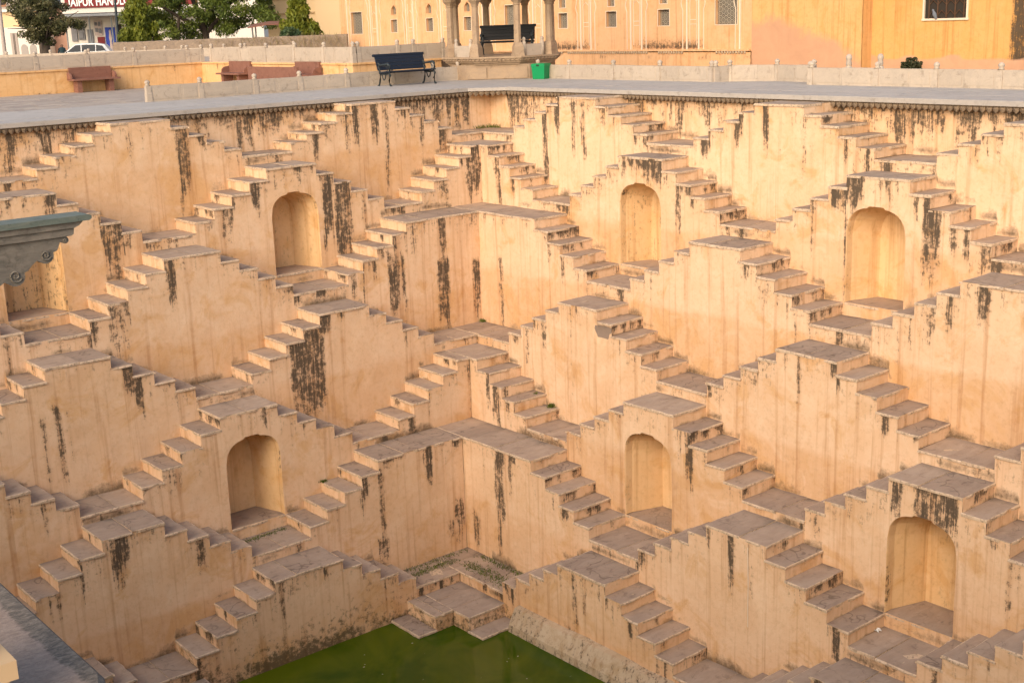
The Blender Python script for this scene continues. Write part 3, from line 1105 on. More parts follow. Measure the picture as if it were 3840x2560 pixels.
c = q.mix(q.math('MULTIPLY', grn, 0.5), c, q.mix(1.0, c, (0.6, 0.58, 0.56), 'MULTIPLY'))
q.col(c, bs)
bs.inputs['Roughness'].default_value = 0.95
bs.inputs['Specular IOR Level'].default_value = 0.1
q.bump(q.math('ADD', stk, q.math('MULTIPLY', grn, 0.6)), 0.35, 0.010, bs)
mb = MB()
out = [(21.22, 20.2), (21.22, 24.55), (21.30, 24.80), (21.52, 25.0), (22.2, 25.15), (30, 25.4), (30, 20.2)]
inn = [(x + (0.02 if x < 22.3 else 0), y - (0.02 if y > 24.6 else 0)) for x, y in out]
k_ = len(out)
V = [(x, y, TERR) for x, y in inn] + [(x, y, TERR - 0.025) for x, y in out] + [(x, y, TERR - 0.20) for x, y in out]
fs = [tuple(range(k_))[::-1]] + [(a + i, a + (i + 1) % k_, a + k_ + (i + 1) % k_, a + k_ + i) for a in (0, k_) for i in range(k_)]
mb.add(V, fs, 0)
mb.obj('floor_slab', [m], T)
mb = MB()
mb.box(21.45, 30, 20.3, 24.5, -12, TERR - 0.20)
mb.obj('base_wall', [PLASTER], T)

# moulded column standing on the platform (only its foot is in view)
COLM = flat_mat('painted_ochre_column', (0.60, 0.42, 0.24), 0.85)
T = thing('column', 'moulded yellow column foot on the grey platform at the lower left edge', 'column', (21.66, 24.51, TERR), rotz=R_(0))
mb = MB()
for r, z0, z1 in ((0.13, -0.01, 0.08), (0.145, 0.08, 0.13), (0.165, 0.13, 0.185)):
    mb.box(-r, r, -r, r, z0, z1)
mb.obj('base', [COLM], T)
mb = MB()
mb.lathe([(0.15, 0.185), (0.12, 0.27), (0.11, 2.4), (0.2, 2.6)], 8, rot=R_(22.5), smooth=False)
mb.obj('shaft', [COLM], T)

# ------------------------------------------------------------------ carved bracket (left edge)
ZB = TERR
T = thing('gallery_wall', 'ochre gallery wall carrying the carved grey bracket, beyond the left frame edge', 'wall', (20, 14, -6))
mb = MB()
mb.box(19.65, 28.39, 14.3, 15.5, -11.5, ZB - 0.105)
mb.obj('wall_block', [PLASTER], T)
T = thing('stone_bracket', 'carved grey stone bracket with scrolls under a slab, at the left edge', 'bracket', (18.7, 15.0, ZB - 0.9))
GB_TOP = stone_mat('mossy_slab', (0.16, 0.19, 0.16), (0.115, 0.145, 0.125), (0.22, 0.235, 0.20), scale=2.0, bump=0.4)
mb = MB()
pr = [(20.2, ZB - 0.06), (17.45, ZB - 0.06), (17.42, ZB - 0.045), (17.42, ZB - 0.012), (17.45, ZB), (20.2, ZB)]
mb.prism(pr, 14.72, 15.06)
mb.obj('slab', [GB_TOP], T)
mb = MB()
mb.prism([(20.2, ZB - 0.125), (17.60, ZB - 0.125), (17.55, ZB - 0.105), (17.50, ZB - 0.06), (20.2, ZB - 0.06)], 14.76, 15.03)
mb.obj('moulding', [GREY_BRACKET], T)
mb = MB()
mb.prism([(20.2, ZB - 0.205), (17.64, ZB - 0.205), (17.61, ZB - 0.19), (17.60, ZB - 0.125), (20.2, ZB - 0.125)], 14.79, 15.01)
mb.obj('upper_block', [GREY_BRACKET], T)
def scallop():
    """stepped, wave-like underside of the bracket in the x-z plane"""
    pts = [(20.2, ZB - 0.205), (17.67, ZB - 0.205)]
    def arc(cx, cz, r, a0, a1, n_=9):
        for i in range(n_ + 1):
            a = R_(a0 + (a1 - a0) * i / n_)
            pts.append((cx + r * math.cos(a), ZB + cz + r * math.sin(a)))
    arc(17.695, -0.245, 0.036, 120, 320, 8)
    pts.extend([(17.75, ZB - 0.255), (17.765, ZB - 0.29), (17.79, ZB - 0.34)])
    arc(17.915, -0.375, 0.085, 165, 310, 9)
    pts.extend([(18.01, ZB - 0.416), (18.06, ZB - 0.455), (18.11, ZB - 0.505)])
    arc(18.245, -0.545, 0.10, 165, 310, 9)
    pts.extend([(18.36, ZB - 0.59), (18.42, ZB - 0.625), (18.55, ZB - 0.74), (19.0, ZB - 0.9), (19.5, ZB - 1.05), (20.2, ZB - 1.2)])
    return pts
mb = MB()
mb.prism(scallop(), 14.82, 14.98)
mb.obj('bracket_body', [GREY_BRACKET], T)
for cx, cz, r in ((17.912, -0.372, 0.055), (18.242, -0.54, 0.068), (17.695, -0.245, 0.024)):
    mb = MB()
    pts = []
    for i in range(36):
        a = i / 35 * 3.1 * math.pi + 3.6
        rr = r * (1 - 0.85 * i / 35)
        pts.append((cx + rr * math.cos(a), 14.985, ZB + cz + rr * math.sin(a)))
    mb.tube(pts, 0.010, 5)
    mb.obj('scroll', [GREY_BRACKET], T)

# ------------------------------------------------------------------ parapets
def parapet(name, label, pts, z0, hpan, hpost, pw=0.13, th=0.10, group=None, cont=None, posts=None):
    T = thing(name, label, 'parapet', (pts[0][0], pts[0][1], z0), group=group)
    n_ = len(pts)
    for i, (x, y) in enumerate(pts):
        if posts is not None and not posts[i]:
            continue
        j = min(i, n_ - 2)
        ang = math.atan2(pts[j + 1][1] - pts[j][1], pts[j + 1][0] - pts[j][0])
        mb = MB()
        h = hpost
        b = h - 0.16
        w = pw / 2 * 1.41
        dx, dy = rng.uniform(-.006, .006), rng.uniform(-.006, .006)
        mb.lathe([(w * 1.15, 0), (w * 1.1, b * 0.55), (w, b * 0.6), (w, b)], 4, x, y, ang + R_(45), smooth=False)
        mb.lathe([(w * 0.55, b), (w * 0.8, b + 0.02), (w * 0.5, b + 0.045), (w * 0.72, b + 0.075), (w * 0.78, b + 0.105), (w * 0.55, b + 0.14), (w * 0.1, b + 0.16)], 10, x, y)
        mb.v = [(a, c_, zz + z0 - 0.02) for a, c_, zz in mb.v]
        mb.obj('post', [PALE_STONE], T)
    for i in range(n_ - 1):
        (xa, ya), (xb, yb) = pts[i], pts[i + 1]
        L = math.hypot(xb - xa, yb - ya)
        e = ((xb - xa) / L, (yb - ya) / L)
        nr = (-e[1], e[0])
        gap = pw * 0.48
        cuts = [gap, L - gap] if L < 0.9 else [gap, gap + (L - 2 * gap) * rng.uniform(0.38, 0.62), L - gap]
        for a, b in zip(cuts[:-1], cuts[1:]):
            mb = MB()
            t2 = th / 2 + rng.uniform(-.006, .006)
            dz = rng.uniform(-.008, .008)
            bx0 = MB()
            bx0.box(a + 0.002, b - 0.002, -t2, t2, -0.03, hpan + dz)
            bx0.box(a + 0.07, b - 0.07, -t2 - 0.008, t2 + 0.008, 0.07, hpan - 0.07)
            mb.add([(xa + e[0] * p_[0] + nr[0] * p_[1], ya + e[1] * p_[0] + nr[1] * p_[1], z0 + p_[2]) for p_ in bx0.v], bx0.f, 0)
            mb.obj('panel', [PALE_STONE], T)
    return T


parapet('stone_parapet', 'low pale stone parapet on the left terrace, passing behind the iron bench',
        [(8.12, -4.1), (6.64, -4.1), (5.0, -4.1), (3.58, -4.1), (2.02, -4.1), (0.45, -4.1), (-1.1, -4.1), (-2.0, -4.02)], TERR, 0.41, 0.59)
parapet('stone_parapet', 'low pale stone parapet right of the green bin, up to the recessed bay',
        [(-3.52, -2.0), (-3.47, -0.53), (-3.42, 1.38), (-3.37, 3.24), (-3.2, 5.26)], TERR, 0.41, 0.58)
parapet('stone_parapet', 'pale stone parapet bent back round the recessed bay',
        [(-3.26, 5.34), (-3.72, 5.42), (-4.24, 6.56), (-4.0, 7.9), (-3.1, 8.48)], TERR, 0.41, 0.58)
parapet('stone_parapet', 'low pale stone parapet on the right terrace, out to the right frame edge',
        [(-3.02, 8.58), (-2.98, 10.45), (-2.93, 12.0), (-2.9, 13.54), (-2.87, 15.1), (-2.84, 16.7), (-2.8, 18.3)], TERR, 0.41, 0.58)
for x, y in ((-3.9, 9.0), (-4.1, 9.75)):
    mb = MB()
    mb.lathe([(0.09, TERR), (0.085, 0.28), (0.05, 0.29), (0.07, 0.31), (0.075, 0.36), (0.06, 0.42), (0.07, 0.45), (0.08, 0.50), (0.055, 0.56), (0.01, 0.58)], 10, x, y)
    tag(mb.obj('stone_bollard', [PALE_STONE]), 'ball-topped stone post peeping over the right parapet, %s of the pair' % ('left' if y < 9.3 else 'right'), 'post', 'ball-topped posts behind the right parapet')

# ------------------------------------------------------------------ sunken court on the left with its ochre walls
ZC = -0.265
mb = MB()
mb.box(0.76, 30, -15.75, -4.25, ZC - 0.2, ZC)
COURT = structure(mb.obj('paved_court', [PAVING]))
pave(COURT, 6.6, 13.6, -15.4, -4.4, ZC, 0.85, 0.55, PAVING, 5, th=0.02, gap=0.012)
mb = MB()
mb.box(-11.6, 30, -31, -16.0, -0.5, 0.50)
mb.box(-5.4, 0.5, -16.0, -6.0, -0.5, 0.50)
structure(mb.obj('upper_terrace', [PAVING]))
OCHRE = plaster_mat('bright_ochre_wash', (0.70, 0.43, 0.20), (0.66, 0.39, 0.165), (0.74, 0.50, 0.27), (0.60, 0.33, 0.12))
FACADE = plaster_mat('facade_ochre_wash', (0.66, 0.395, 0.21), (0.63, 0.365, 0.18), (0.69, 0.43, 0.245), (0.59, 0.32, 0.14))


def grid_wall(mb, ax, c, a0, a1, z0, z1, step=0.3, stain=None, bare=None, sgn=1):
    na, nz = max(2, int((a1 - a0) / step) + 1), max(2, int((z1 - z0) / step) + 1)
    A_, Z_ = np.meshgrid(np.linspace(a0, a1, na), np.linspace(z0, z1, nz), indexing='ij')
    st = stain(A_, Z_).ravel() if stain else 0.0
    V = np.stack([np.full(A_.shape, c), A_, Z_] if ax == 0 else [A_, np.full(A_.shape, c), Z_], -1).reshape(-1, 3)
    fs = []
    for i in range(na - 1):
        for j in range(nz - 1):
            q_ = (i * nz + j, (i + 1) * nz + j, (i + 1) * nz + j + 1, i * nz + j + 1)
            fs.append(q_ if (ax == 0) == (sgn > 0) else q_[::-1])
    kw = {'stain': st}
    if bare is not None:
        kw['bare'] = bare(A_, Z_).ravel()
    mb.add(V, fs, 0, False, **kw)


def court_stain(a, z):
    return 0.7 * smooth(0.75, 0.95, n1(a * 3.3, 4)) * smooth(0.1, 0.5, z) * n1(a * 9, 6) + 0.5 * smooth(-0.12, -0.26, z) * n1(a * 2, 9)


for nm, ax, c, a0, a1, lab in (('court_wall', 1, -15.75, 0.76, 16.0, 'ochre retaining wall at the back of the sunken court, red bench before it'),
                               ('court_wall', 0, 0.76, -15.75, -5.67, 'brightly lit ochre court wall with two red sandstone benches'),
                               ('court_wall', 1, -5.67, -2.6, 0.76, 'short ochre court wall between the lit wall and the pavilion')):
    mb = MB()
    grid_wall(mb, ax, c, a0, a1, ZC, 0.47, 0.12, court_stain)
    if ax == 1:
        mb.box(a0 - 0.02, a1 + 0.03, c - 0.3, c + 0.045, 0.47, 0.525)
        mb.box(a0 + 0.04, a1 - 0.04, c - 0.25, c - 0.02, ZC, 0.465, skip='k')
    else:
        mb.box(c - 0.3, c + 0.042, a0 + 0.06, a1 - 0.32, 0.472, 0.523)
        mb.box(c - 0.25, c - 0.02, a0, a1 - 0.1, ZC, 0.465)
    tag(mb.obj(nm, [OCHRE]), lab, 'wall')
parapet('stone_parapet', 'pale stone parapet on the back wall of the sunken court, far left',
        [(13.7, -15.85), (12.0, -15.85), (10.25, -15.85), (8.5, -15.85), (6.74, -15.85), (4.98, -15.85), (3.27, -15.85), (1.24, -15.85), (0.7, -15.8)], 0.525, 0.47, 0.64)
parapet('stone_parapet', 'pale panelled parapet above the brightly lit court wall',
        [(0.68, -15.04), (0.68, -12.84), (0.68, -11.07), (0.68, -9.2), (0.68, -7.4), (0.68, -5.74)], 0.525, 0.47, 0.66)
parapet('stone_parapet', 'short panelled parapet between the lit court wall and the pavilion',
        [(0.5, -5.76), (-0.97, -5.76), (-1.58, -5.76), (-2.75, -5.76)], 0.525, 0.47, 0.66)
parapet('stone_parapet', 'distant stone parapet behind the court, before the rubble wall',
        [(4.5, -31.6), (2.8, -30.3), (1.3, -29.1), (0.0, -28.05), (-1.26, -27.07), (-1.95, -26.5), (-2.62, -25.95), (-3.2, -25.5), (-4.62, -24.33), (-5.34, -23.74), (-7.0, -22.4)], 0.50, 0.37, 0.55)


# ------------------------------------------------------------------ red sandstone benches
def red_bench(label, loc, rotz, arms=True):
    T = thing('sandstone_bench', label, 'bench', loc, rotz, 'red sandstone benches in the sunken court')
    def pt(nm, *b):
        mb = MB()
        mb.box(*b)
        mb.obj(nm, [RED_STONE], T)
    pt('seat', -0.85, 0.80, -0.08, 0.50, 0.40, 0.455)
    pt('backrest', -0.74, 0.74, -0.09, -0.01, 0.455, 0.83)
    pt('leg', -0.64, -0.48, 0.0, 0.38, 0, 0.40)
    pt('leg', 0.48, 0.64, 0.0, 0.38, 0, 0.40)
    for s in (-0.82, 0.755):
        mb = MB()
        mb.prism([(-0.05, 0.455), (0.28, 0.455), (0.26, 0.56), (0.18, 0.64), (-0.05, 0.68)], s, s + 0.06, axis='x')
        mb.obj('arm', [RED_STONE], T)


red_bench('red sandstone bench against the back wall of the sunken court', (5.0, -15.60, ZC), R_(0))
red_bench('red sandstone bench at the far end of the brightly lit court wall', (0.88, -12.7, ZC), R_(-90))
red_bench('red sandstone bench at the near end of the brightly lit court wall', (0.88, -8.2, ZC), R_(-90))
mb = MB()
mb.box(1.50, 1.58, -10.8, -7.65, ZC, 0.43)
tag(mb.obj('sandstone_slab', [RED_STONE]), 'long dark red sandstone slab standing before the near bench of the lit wall', 'slab')


# ------------------------------------------------------------------ iron benches
IRON = flat_mat('dark_cast_iron', (0.035, 0.045, 0.05), 0.45, 0.0)
NAVY = flat_mat('dark_blue_slats', (0.014, 0.021, 0.036), 0.42)
BLACK = flat_mat('black_shaded_slats', (0.012, 0.014, 0.017), 0.5)  # black slats, with the shade inside the pavilion put into their colour


def iron_bench(label, loc, rotz, slat):
    T = thing('park_bench', label, 'bench', loc, rotz, 'cast iron benches')
    for i in range(4):                                   # seat slats, front is -y
        mb = MB()
        y0 = -0.30 + i * 0.118
        mb.box(-0.86, 0.86, y0, y0 + 0.108, 0.385 + 0.012 * (1.5 - i), 0.42 + 0.012 * (1.5 - i))
        mb.obj('seat_slat', [slat], T)
    for i in range(4):
        mb = MB()
        z0 = 0.46 + i * 0.103
        y0 = 0.19 + i * 0.036
        mb.prism([(y0, z0), (y0 + 0.03, z0 - 0.01), (y0 + 0.066, z0 + 0.084), (y0 + 0.036, z0 + 0.094)], -0.86, 0.86, axis='x')
        mb.obj('back_slat', [slat], T)
    mb = MB()
    mb.prism([(0.32, 0.86), (0.36, 0.83), (0.42, 0.86), (0.40, 0.91), (0.34, 0.915)], -0.90, 0.90, axis='x')
    mb.obj('top_rail', [slat], T)
    for s in (-0.80, 0.80):
        mb = MB()
        # front leg, seat bearer, back leg and scrolled arm of the casting
        mb.tube([(s, -0.36, 0.0), (s, -0.30, 0.05), (s, -0.27, 0.18), (s, -0.33, 0.32), (s, -0.26, 0.40)], [0.035, 0.026, 0.026, 0.034, 0.03])
        mb.tube([(s, 0.30, 0.0), (s, 0.24, 0.06), (s, 0.19, 0.2), (s, 0.17, 0.36), (s, 0.22, 0.5), (s, 0.36, 0.86)], [0.035, 0.026, 0.026, 0.03, 0.026, 0.022])
        mb.tube([(s, -0.30, 0.37), (s, -0.1, 0.35), (s, 0.18, 0.36)], 0.026)
        mb.tube([(s, -0.12, 0.35), (s, -0.06, 0.22), (s, 0.0, 0.18), (s, 0.05, 0.24), (s, 0.1, 0.35)], 0.016)
        mb.obj('end_frame', [IRON], T)
        mb = MB()
        mb.tube([(s, -0.27, 0.41), (s, -0.33, 0.5), (s, -0.30, 0.60), (s, -0.22, 0.64), (s, -0.05, 0.62), (s, 0.16, 0.60), (s, 0.27, 0.66)], [0.022, 0.03, 0.04, 0.036, 0.03, 0.026, 0.02])
        mb.tube([(s, -0.18, 0.41), (s, -0.20, 0.52), (s, -0.13, 0.60)], 0.016)
        mb.obj('arm_rest', [IRON], T)
    return T


iron_bench('dark blue iron park bench on the left terrace before the parapet', (0.40, -3.38, TERR), R_(180), NAVY)

# ------------------------------------------------------------------ green bin
GREEN = flat_mat('green_plastic', (0.004, 0.25, 0.085), 0.45, var=0.1)
DGREEN = flat_mat('dark_opening', (0.02, 0.03, 0.02), 0.6)
T = thing('litter_bin', 'bright green plastic litter bin at the foot of the pavilion', 'bin', (-3.22, -1.52, TERR), R_(112))
mb = MB()
V = []
for w, z in ((0.185, 0.0), (0.19, 0.02), (0.215, 0.36)):
    V += [(-w, -w, z), (w, -w, z), (w, w, z), (-w, w, z)]
fs = [(0, 3, 2, 1)] + [(a + i, a + (i + 1) % 4, a + 4 + (i + 1) % 4, a + 4 + i) for a in (0, 4) for i in range(4)]
mb.add(V, fs, 0)
mb.obj('bin_body', [GREEN], T)
mb = MB()
mb.box(-0.225, 0.225, -0.225, 0.225, 0.36, 0.44)
mb.box(-0.20, 0.20, -0.20, 0.20, 0.44, 0.455)
mb.obj('lid', [GREEN], T)
for b_ in ((-0.05, 0.05, -0.2275, -0.21), (-0.2275, -0.21, -0.05, 0.05)):
    mb = MB()
    mb.box(*b_, 0.375, 0.425)
    mb.obj('slot', [DGREEN], T)

# ------------------------------------------------------------------ pavilion (chhatri) on the corner
T = thing('pavilion', 'octagonal stone pavilion on carved columns at the corner of the terrace', 'pavilion', (-3.75, -3.98, TERR), R_(135))
def octa(r, x0=0.0):
    return [(r * math.cos(R_(22.5 + 45 * i)), r * math.sin(R_(22.5 + 45 * i))) for i in range(8)]
mb = MB()
base = [(-0.98, -1.60), (0.98, -1.60), (1.45, -1.12), (1.6, -0.6), (1.6, 1.2), (1.0, 1.6), (-1.0, 1.6), (-1.6, 1.2), (-1.6, -0.6), (-1.45, -1.12)]
mb.prism(base, -0.02, 0.44, axis='z')
mb.obj('plinth', [CHHATRI], T)
for x0, x1 in ((-0.93, -0.34), (-0.28, 0.92)):
    mb = MB()
    mb.box(x0, x1, -1.635, -1.598, 0.02, 0.36)
    mb.obj('plinth_panel', [CHHATRI], T)
mb = MB()
for r, z0, z1 in ((1.78, 0.44, 0.50), (1.86, 0.50, 0.56), (1.93, 0.56, 0.63), (1.98, 0.63, 0.68)):
    mb.prism(octa(r), z0, z1, axis='z')
mb.obj('floor_moulding', [CHHATRI], T)
mb = MB()
for i in range(8):                                      # petals of the moulding
    a, b = Vector((*octa(1.90)[i], 0)), Vector((*octa(1.90)[(i + 1) % 8], 0))
    for j in range(11):
        c = a.lerp(b, (j + 0.5) / 11)
        nrm = Vector((c.x, c.y, 0)).normalized()
        e = (b - a).normalized()
        w = (b - a).length / 24
        mb.add([c - e * w + nrm * 0.045 + Vector((0, 0, 0.625)), c + e * w + nrm * 0.045 + Vector((0, 0, 0.625)), c + nrm * 0.0 + Vector((0, 0, 0.53)), c + nrm * 0.07 + Vector((0, 0, 0.59))], [(0, 3, 1), (0, 2, 3), (1, 3, 2)], 0)
mb.obj('petals', [CHHATRI], T)
for i, (x, y) in enumerate(octa(1.66)):
    mb = MB()
    a = math.atan2(y, x)
    mb.lathe([(0.235, 0.68), (0.23, 0.72), (0.215, 0.75), (0.20, 0.95), (0.15, 1.05), (0.135, 1.08)], 4, x, y, a + R_(45), smooth=False)
    mb.lathe([(0.115, 1.08), (0.105, 1.9), (0.10, 2.18), (0.125, 2.19), (0.125, 2.22)], 8, x, y, R_(22.5), smooth=False)
    mb.lathe([(0.11, 2.22), (0.14, 2.27), (0.20, 2.34), (0.215, 2.40), (0.20, 2.44)], 8, x, y, R_(22.5), smooth=False)
    mb.lathe([(0.18, 2.44), (0.26, 2.62), (0.26, 2.70)], 4, x, y, a + R_(45), smooth=False)
    mb.obj('column', [CHHATRI], T)
mb = MB()
for i in range(8):
    a, b = octa(1.80)[i], octa(1.80)[(i + 1) % 8]
    c, d = octa(1.52)[i], octa(1.52)[(i + 1) % 8]
    V = [(*a, 2.70), (*b, 2.70), (*d, 2.70), (*c, 2.70), (*a, 2.95), (*b, 2.95), (*d, 2.95), (*c, 2.95)]
    mb.add(V, [(0, 3, 2, 1), (4, 5, 6, 7), (0, 1, 5, 4), (2, 3, 7, 6)], 0)
mb.obj('lintel', [CHHATRI], T)
mb = MB()
mb.lathe([(2.55, 2.86), (2.56, 2.90), (1.85, 3.10), (1.7, 3.16)], 8, rot=R_(22.5), smooth=False)
mb.obj('eave', [CHHATRI], T)
mb = MB()
mb.lathe([(1.55, 3.16), (1.55, 3.3), (1.45, 3.7), (1.15, 4.15), (0.7, 4.5), (0.25, 4.68), (0.1, 4.72), (0.06, 4.9), (0.01, 5.1)], 24)
mb.obj('dome', [CHHATRI], T)
for sx in (-1, 1):
    for (xa, ya, xb, yb) in ((0.72, -1.5, 1.42, -0.80),):
        a, b = Vector((sx * xa, ya, 0)), Vector((sx * xb, yb, 0))
        e = (b - a).normalized()
        nr = Vector((-e.y, e.x, 0))
        a, b = a + e * 0.13, b - e * 0.13
        mb = MB()
        V = []
        for p_ in (a, b):
            for s in (-0.045, 0.045):
                for z in (0.68, 1.02):
                    V.append(p_ + nr * s + Vector((0, 0, z)))
        mb.add(V, [(0, 4, 5, 1), (2, 3, 7, 6), (1, 5, 7, 3), (0, 2, 6, 4), (0, 1, 3, 2), (4, 6, 7, 5)], 0)
        mb.obj('balustrade_panel', [PALE_STONE], T)
        for p_ in (a, b):
            mb = MB()
            mb.lathe([(0.075, 0.68), (0.07, 1.08), (0.04, 1.10), (0.055, 1.13), (0.06, 1.17), (0.045, 1.21), (0.008, 1.23)], 8, p_.x, p_.y)
            mb.obj('balustrade_post', [PALE_STONE], T)
iron_bench('black iron bench standing inside the stone pavilion', (-3.95, -3.95, TERR + 0.68), R_(135), BLACK)

# ================================================================== palace facade behind the right terrace
GROUND = -0.5
FX = -12.0
WHITE = flat_mat('white_lime_line', (0.74, 0.62, 0.47), 0.8, var=0.12)
JALI = stone_mat('jali_stone', (0.34, 0.30, 0.235), (0.27, 0.24, 0.19), (0.40, 0.35, 0.27), scale=4)
DARKIN = flat_mat('dark_interior', (0.04, 0.032, 0.025), 0.9)
T = thing('palace', 'ochre palace facade with jali screens and white mouldings, behind the right terrace', 'building', (FX, -13, GROUND))


def facade_stain(a, z):
    return np.maximum(0.85 * smooth(0.78 + 0.25 * n1(a * 4, 3), 0.42, z) * smooth(0.385, 0.40, z) * smooth(0.25, 0.6, n1(a * 0.55, 12)) * ((a > -11.5)),
                      0.6 * smooth(0.75, 0.9, n1(a * 5, 2)) * smooth(0.0, 0.26, z) * (z < 0.27))


# openings cut out of the wall by building it in strips
wins = [(-25.37, -24.43, 1.19, 2.19), (-22.04, -21.54, 1.23, 1.79), (-19.29, -18.78, 1.23, 1.79), (-16.55, -16.05, 1.23, 1.79), (-13.78, -12.84, 1.22, 2.19),
        (-10.48, -9.97, 1.23, 1.79), (-7.80, -7.25, 1.23, 1.79), (-5.11, -4.55, 1.23, 1.79), (-2.38, -1.40, 1.22, 2.35)]
arch = [(-21.96, -21.58, 2.01, 2.42), (-19.23, -18.86, 2.01, 2.42), (-16.48, -16.11, 2.01, 2.42)]
ups = [(-10.42, -10.06, 2.0, 2.55), (-7.70, -7.34, 1.98, 2.55), (-5.02, -4.66, 2.0, 2.55)]
allw = wins + arch + ups
ycuts = sorted({-26.35, -0.76, *[v for w in allw for v in w[:2]]})
mb = MB()
for a, b in zip(ycuts[:-1], ycuts[1:]):
    inside = sorted([(w[2], w[3]) for w in allw if w[0] <= a + 1e-6 and w[1] >= b - 1e-6])
    z = 0.33
    for z0, z1 in inside + [(7.0, 7.0)]:
        if z0 > z:
            grid_wall(mb, 0, FX, a, b, z, z0, 0.14, facade_stain)
        z = z1
grid_wall(mb, 0, FX + 0.06, -26.35, -0.76, GROUND, 0.30, 0.14, facade_stain)
mb.box(-13, FX - 0.3, -26.35, -0.76, GROUND, 7.0)
mb.box(-22, -13, -26.35, -26.0, GROUND, 7.0)
mb.box(FX - 0.3, FX, -26.35, -26.3, GROUND, 7.0, skip='r')
mb.obj('wall', [FACADE], T)


def jali_mesh(w, h, key, cache={}):
    if key in cache:
        return cache[key]
    mb = MB()
    r = 0.085
    dx, dz = r * 1.5, r * math.sqrt(3)
    nx, nz = int(w / dx) + 2, int(h / dz) + 2
    for i in range(nx):
        for j in range(nz):
            cx, cz = -w / 2 + i * dx, -h / 2 + j * dz + (dz / 2 if i % 2 else 0)
            if abs(cx) > w / 2 or abs(cz) > h / 2:
                continue
            V = []
            for rr in (r * 1.0, r * 0.76):
                for q_ in range(6):
                    a = R_(60 * q_)
                    V.append((0.0, max(-w / 2, min(w / 2, cx + rr * math.cos(a))), max(-h / 2, min(h / 2, cz + rr * math.sin(a)))))
            mb.add(V, [(q_, (q_ + 1) % 6, 6 + (q_ + 1) % 6, 6 + q_) for q_ in range(6)], 0)
            for q_ in range(3):
                a = R_(30 + 60 * q_)
                ca, sa = math.cos(a), math.sin(a)
                t = 0.009
                P = [(0.002, cx + s1 * r * 0.8 * ca - s2 * t * sa, cz + s1 * r * 0.8 * sa + s2 * t * ca) for s1, s2 in ((-1, -1), (1, -1), (1, 1), (-1, 1))]
                P = [(x_, max(-w / 2, min(w / 2, y_)), max(-h / 2, min(h / 2, z_))) for x_, y_, z_ in P]
                mb.add(P, [(0, 1, 2, 3)], 0)
    cache[key] = mb.mesh('jali', [JALI])
    return cache[key]


def framed(y0, y1, z0, z1, arched=False):
    cy, cz, w, h = (y0 + y1) / 2, (z0 + z1) / 2, y1 - y0, z1 - z0
    mb = MB()
    mb.box(FX - 0.28, FX - 0.22, y0, y1, z0, z1)
    o = mb.obj('window', [DARKIN], T)
    mb = MB()
    for a in (y0, y1):
        s = 0.25
        mb.add([(FX, a, z0), (FX - s, a, z0), (FX - s, a, z1), (FX, a, z1)], [(0, 1, 2, 3)], 0)
    mb.add([(FX, y0, z0), (FX, y1, z0), (FX - .25, y1, z0), (FX - .25, y0, z0)], [(0, 1, 2, 3)], 0)
    mb.add([(FX, y0, z1), (FX, y1, z1), (FX - .25, y1, z1), (FX - .25, y0, z1)], [(0, 3, 2, 1)], 0)
    mb.obj('reveal', [FACADE], o)
    j = bpy.data.objects.new('jali_screen', jali_mesh(w, h, (round(w, 2), round(h, 2))))
    COL.objects.link(j)
    j.parent = o
    j.location = (FX - 0.12, cy, cz)
    f = 0.022
    mb = MB()
    mb.box(FX - 0.01, FX + 0.015, y0 - f, y0, z0 - f, z1 + f)
    mb.box(FX - 0.01, FX + 0.015, y1, y1 + f, z0 - f, z1 + f)
    mb.box(FX - 0.01, FX + 0.012, y0, y1, z0 - f, z0)
    mb.box(FX - 0.01, FX + 0.012, y0, y1, z1, z1 + f)
    if arched:
        # plaster spandrels turn the opening into a pointed arch
        for s in (-1, 1):
            pts = [(cy + s * w / 2, z1)]
            for i in range(7):
                t = i / 6
                pts.append((cy + s * w / 2 * (1 - t ** 1.6), z0 + h * 0.55 + h * 0.45 * t))
            mb.prism([(a, b) for a, b in (pts if s > 0 else pts[::-1])], FX - 0.10, FX + 0.004, axis='x')
    mb.obj('frame', [FACADE if arched else WHITE], o)


for w in wins:
    framed(*w)
for w in arch:
    framed(*w, arched=True)
for w in ups:
    framed(*w)
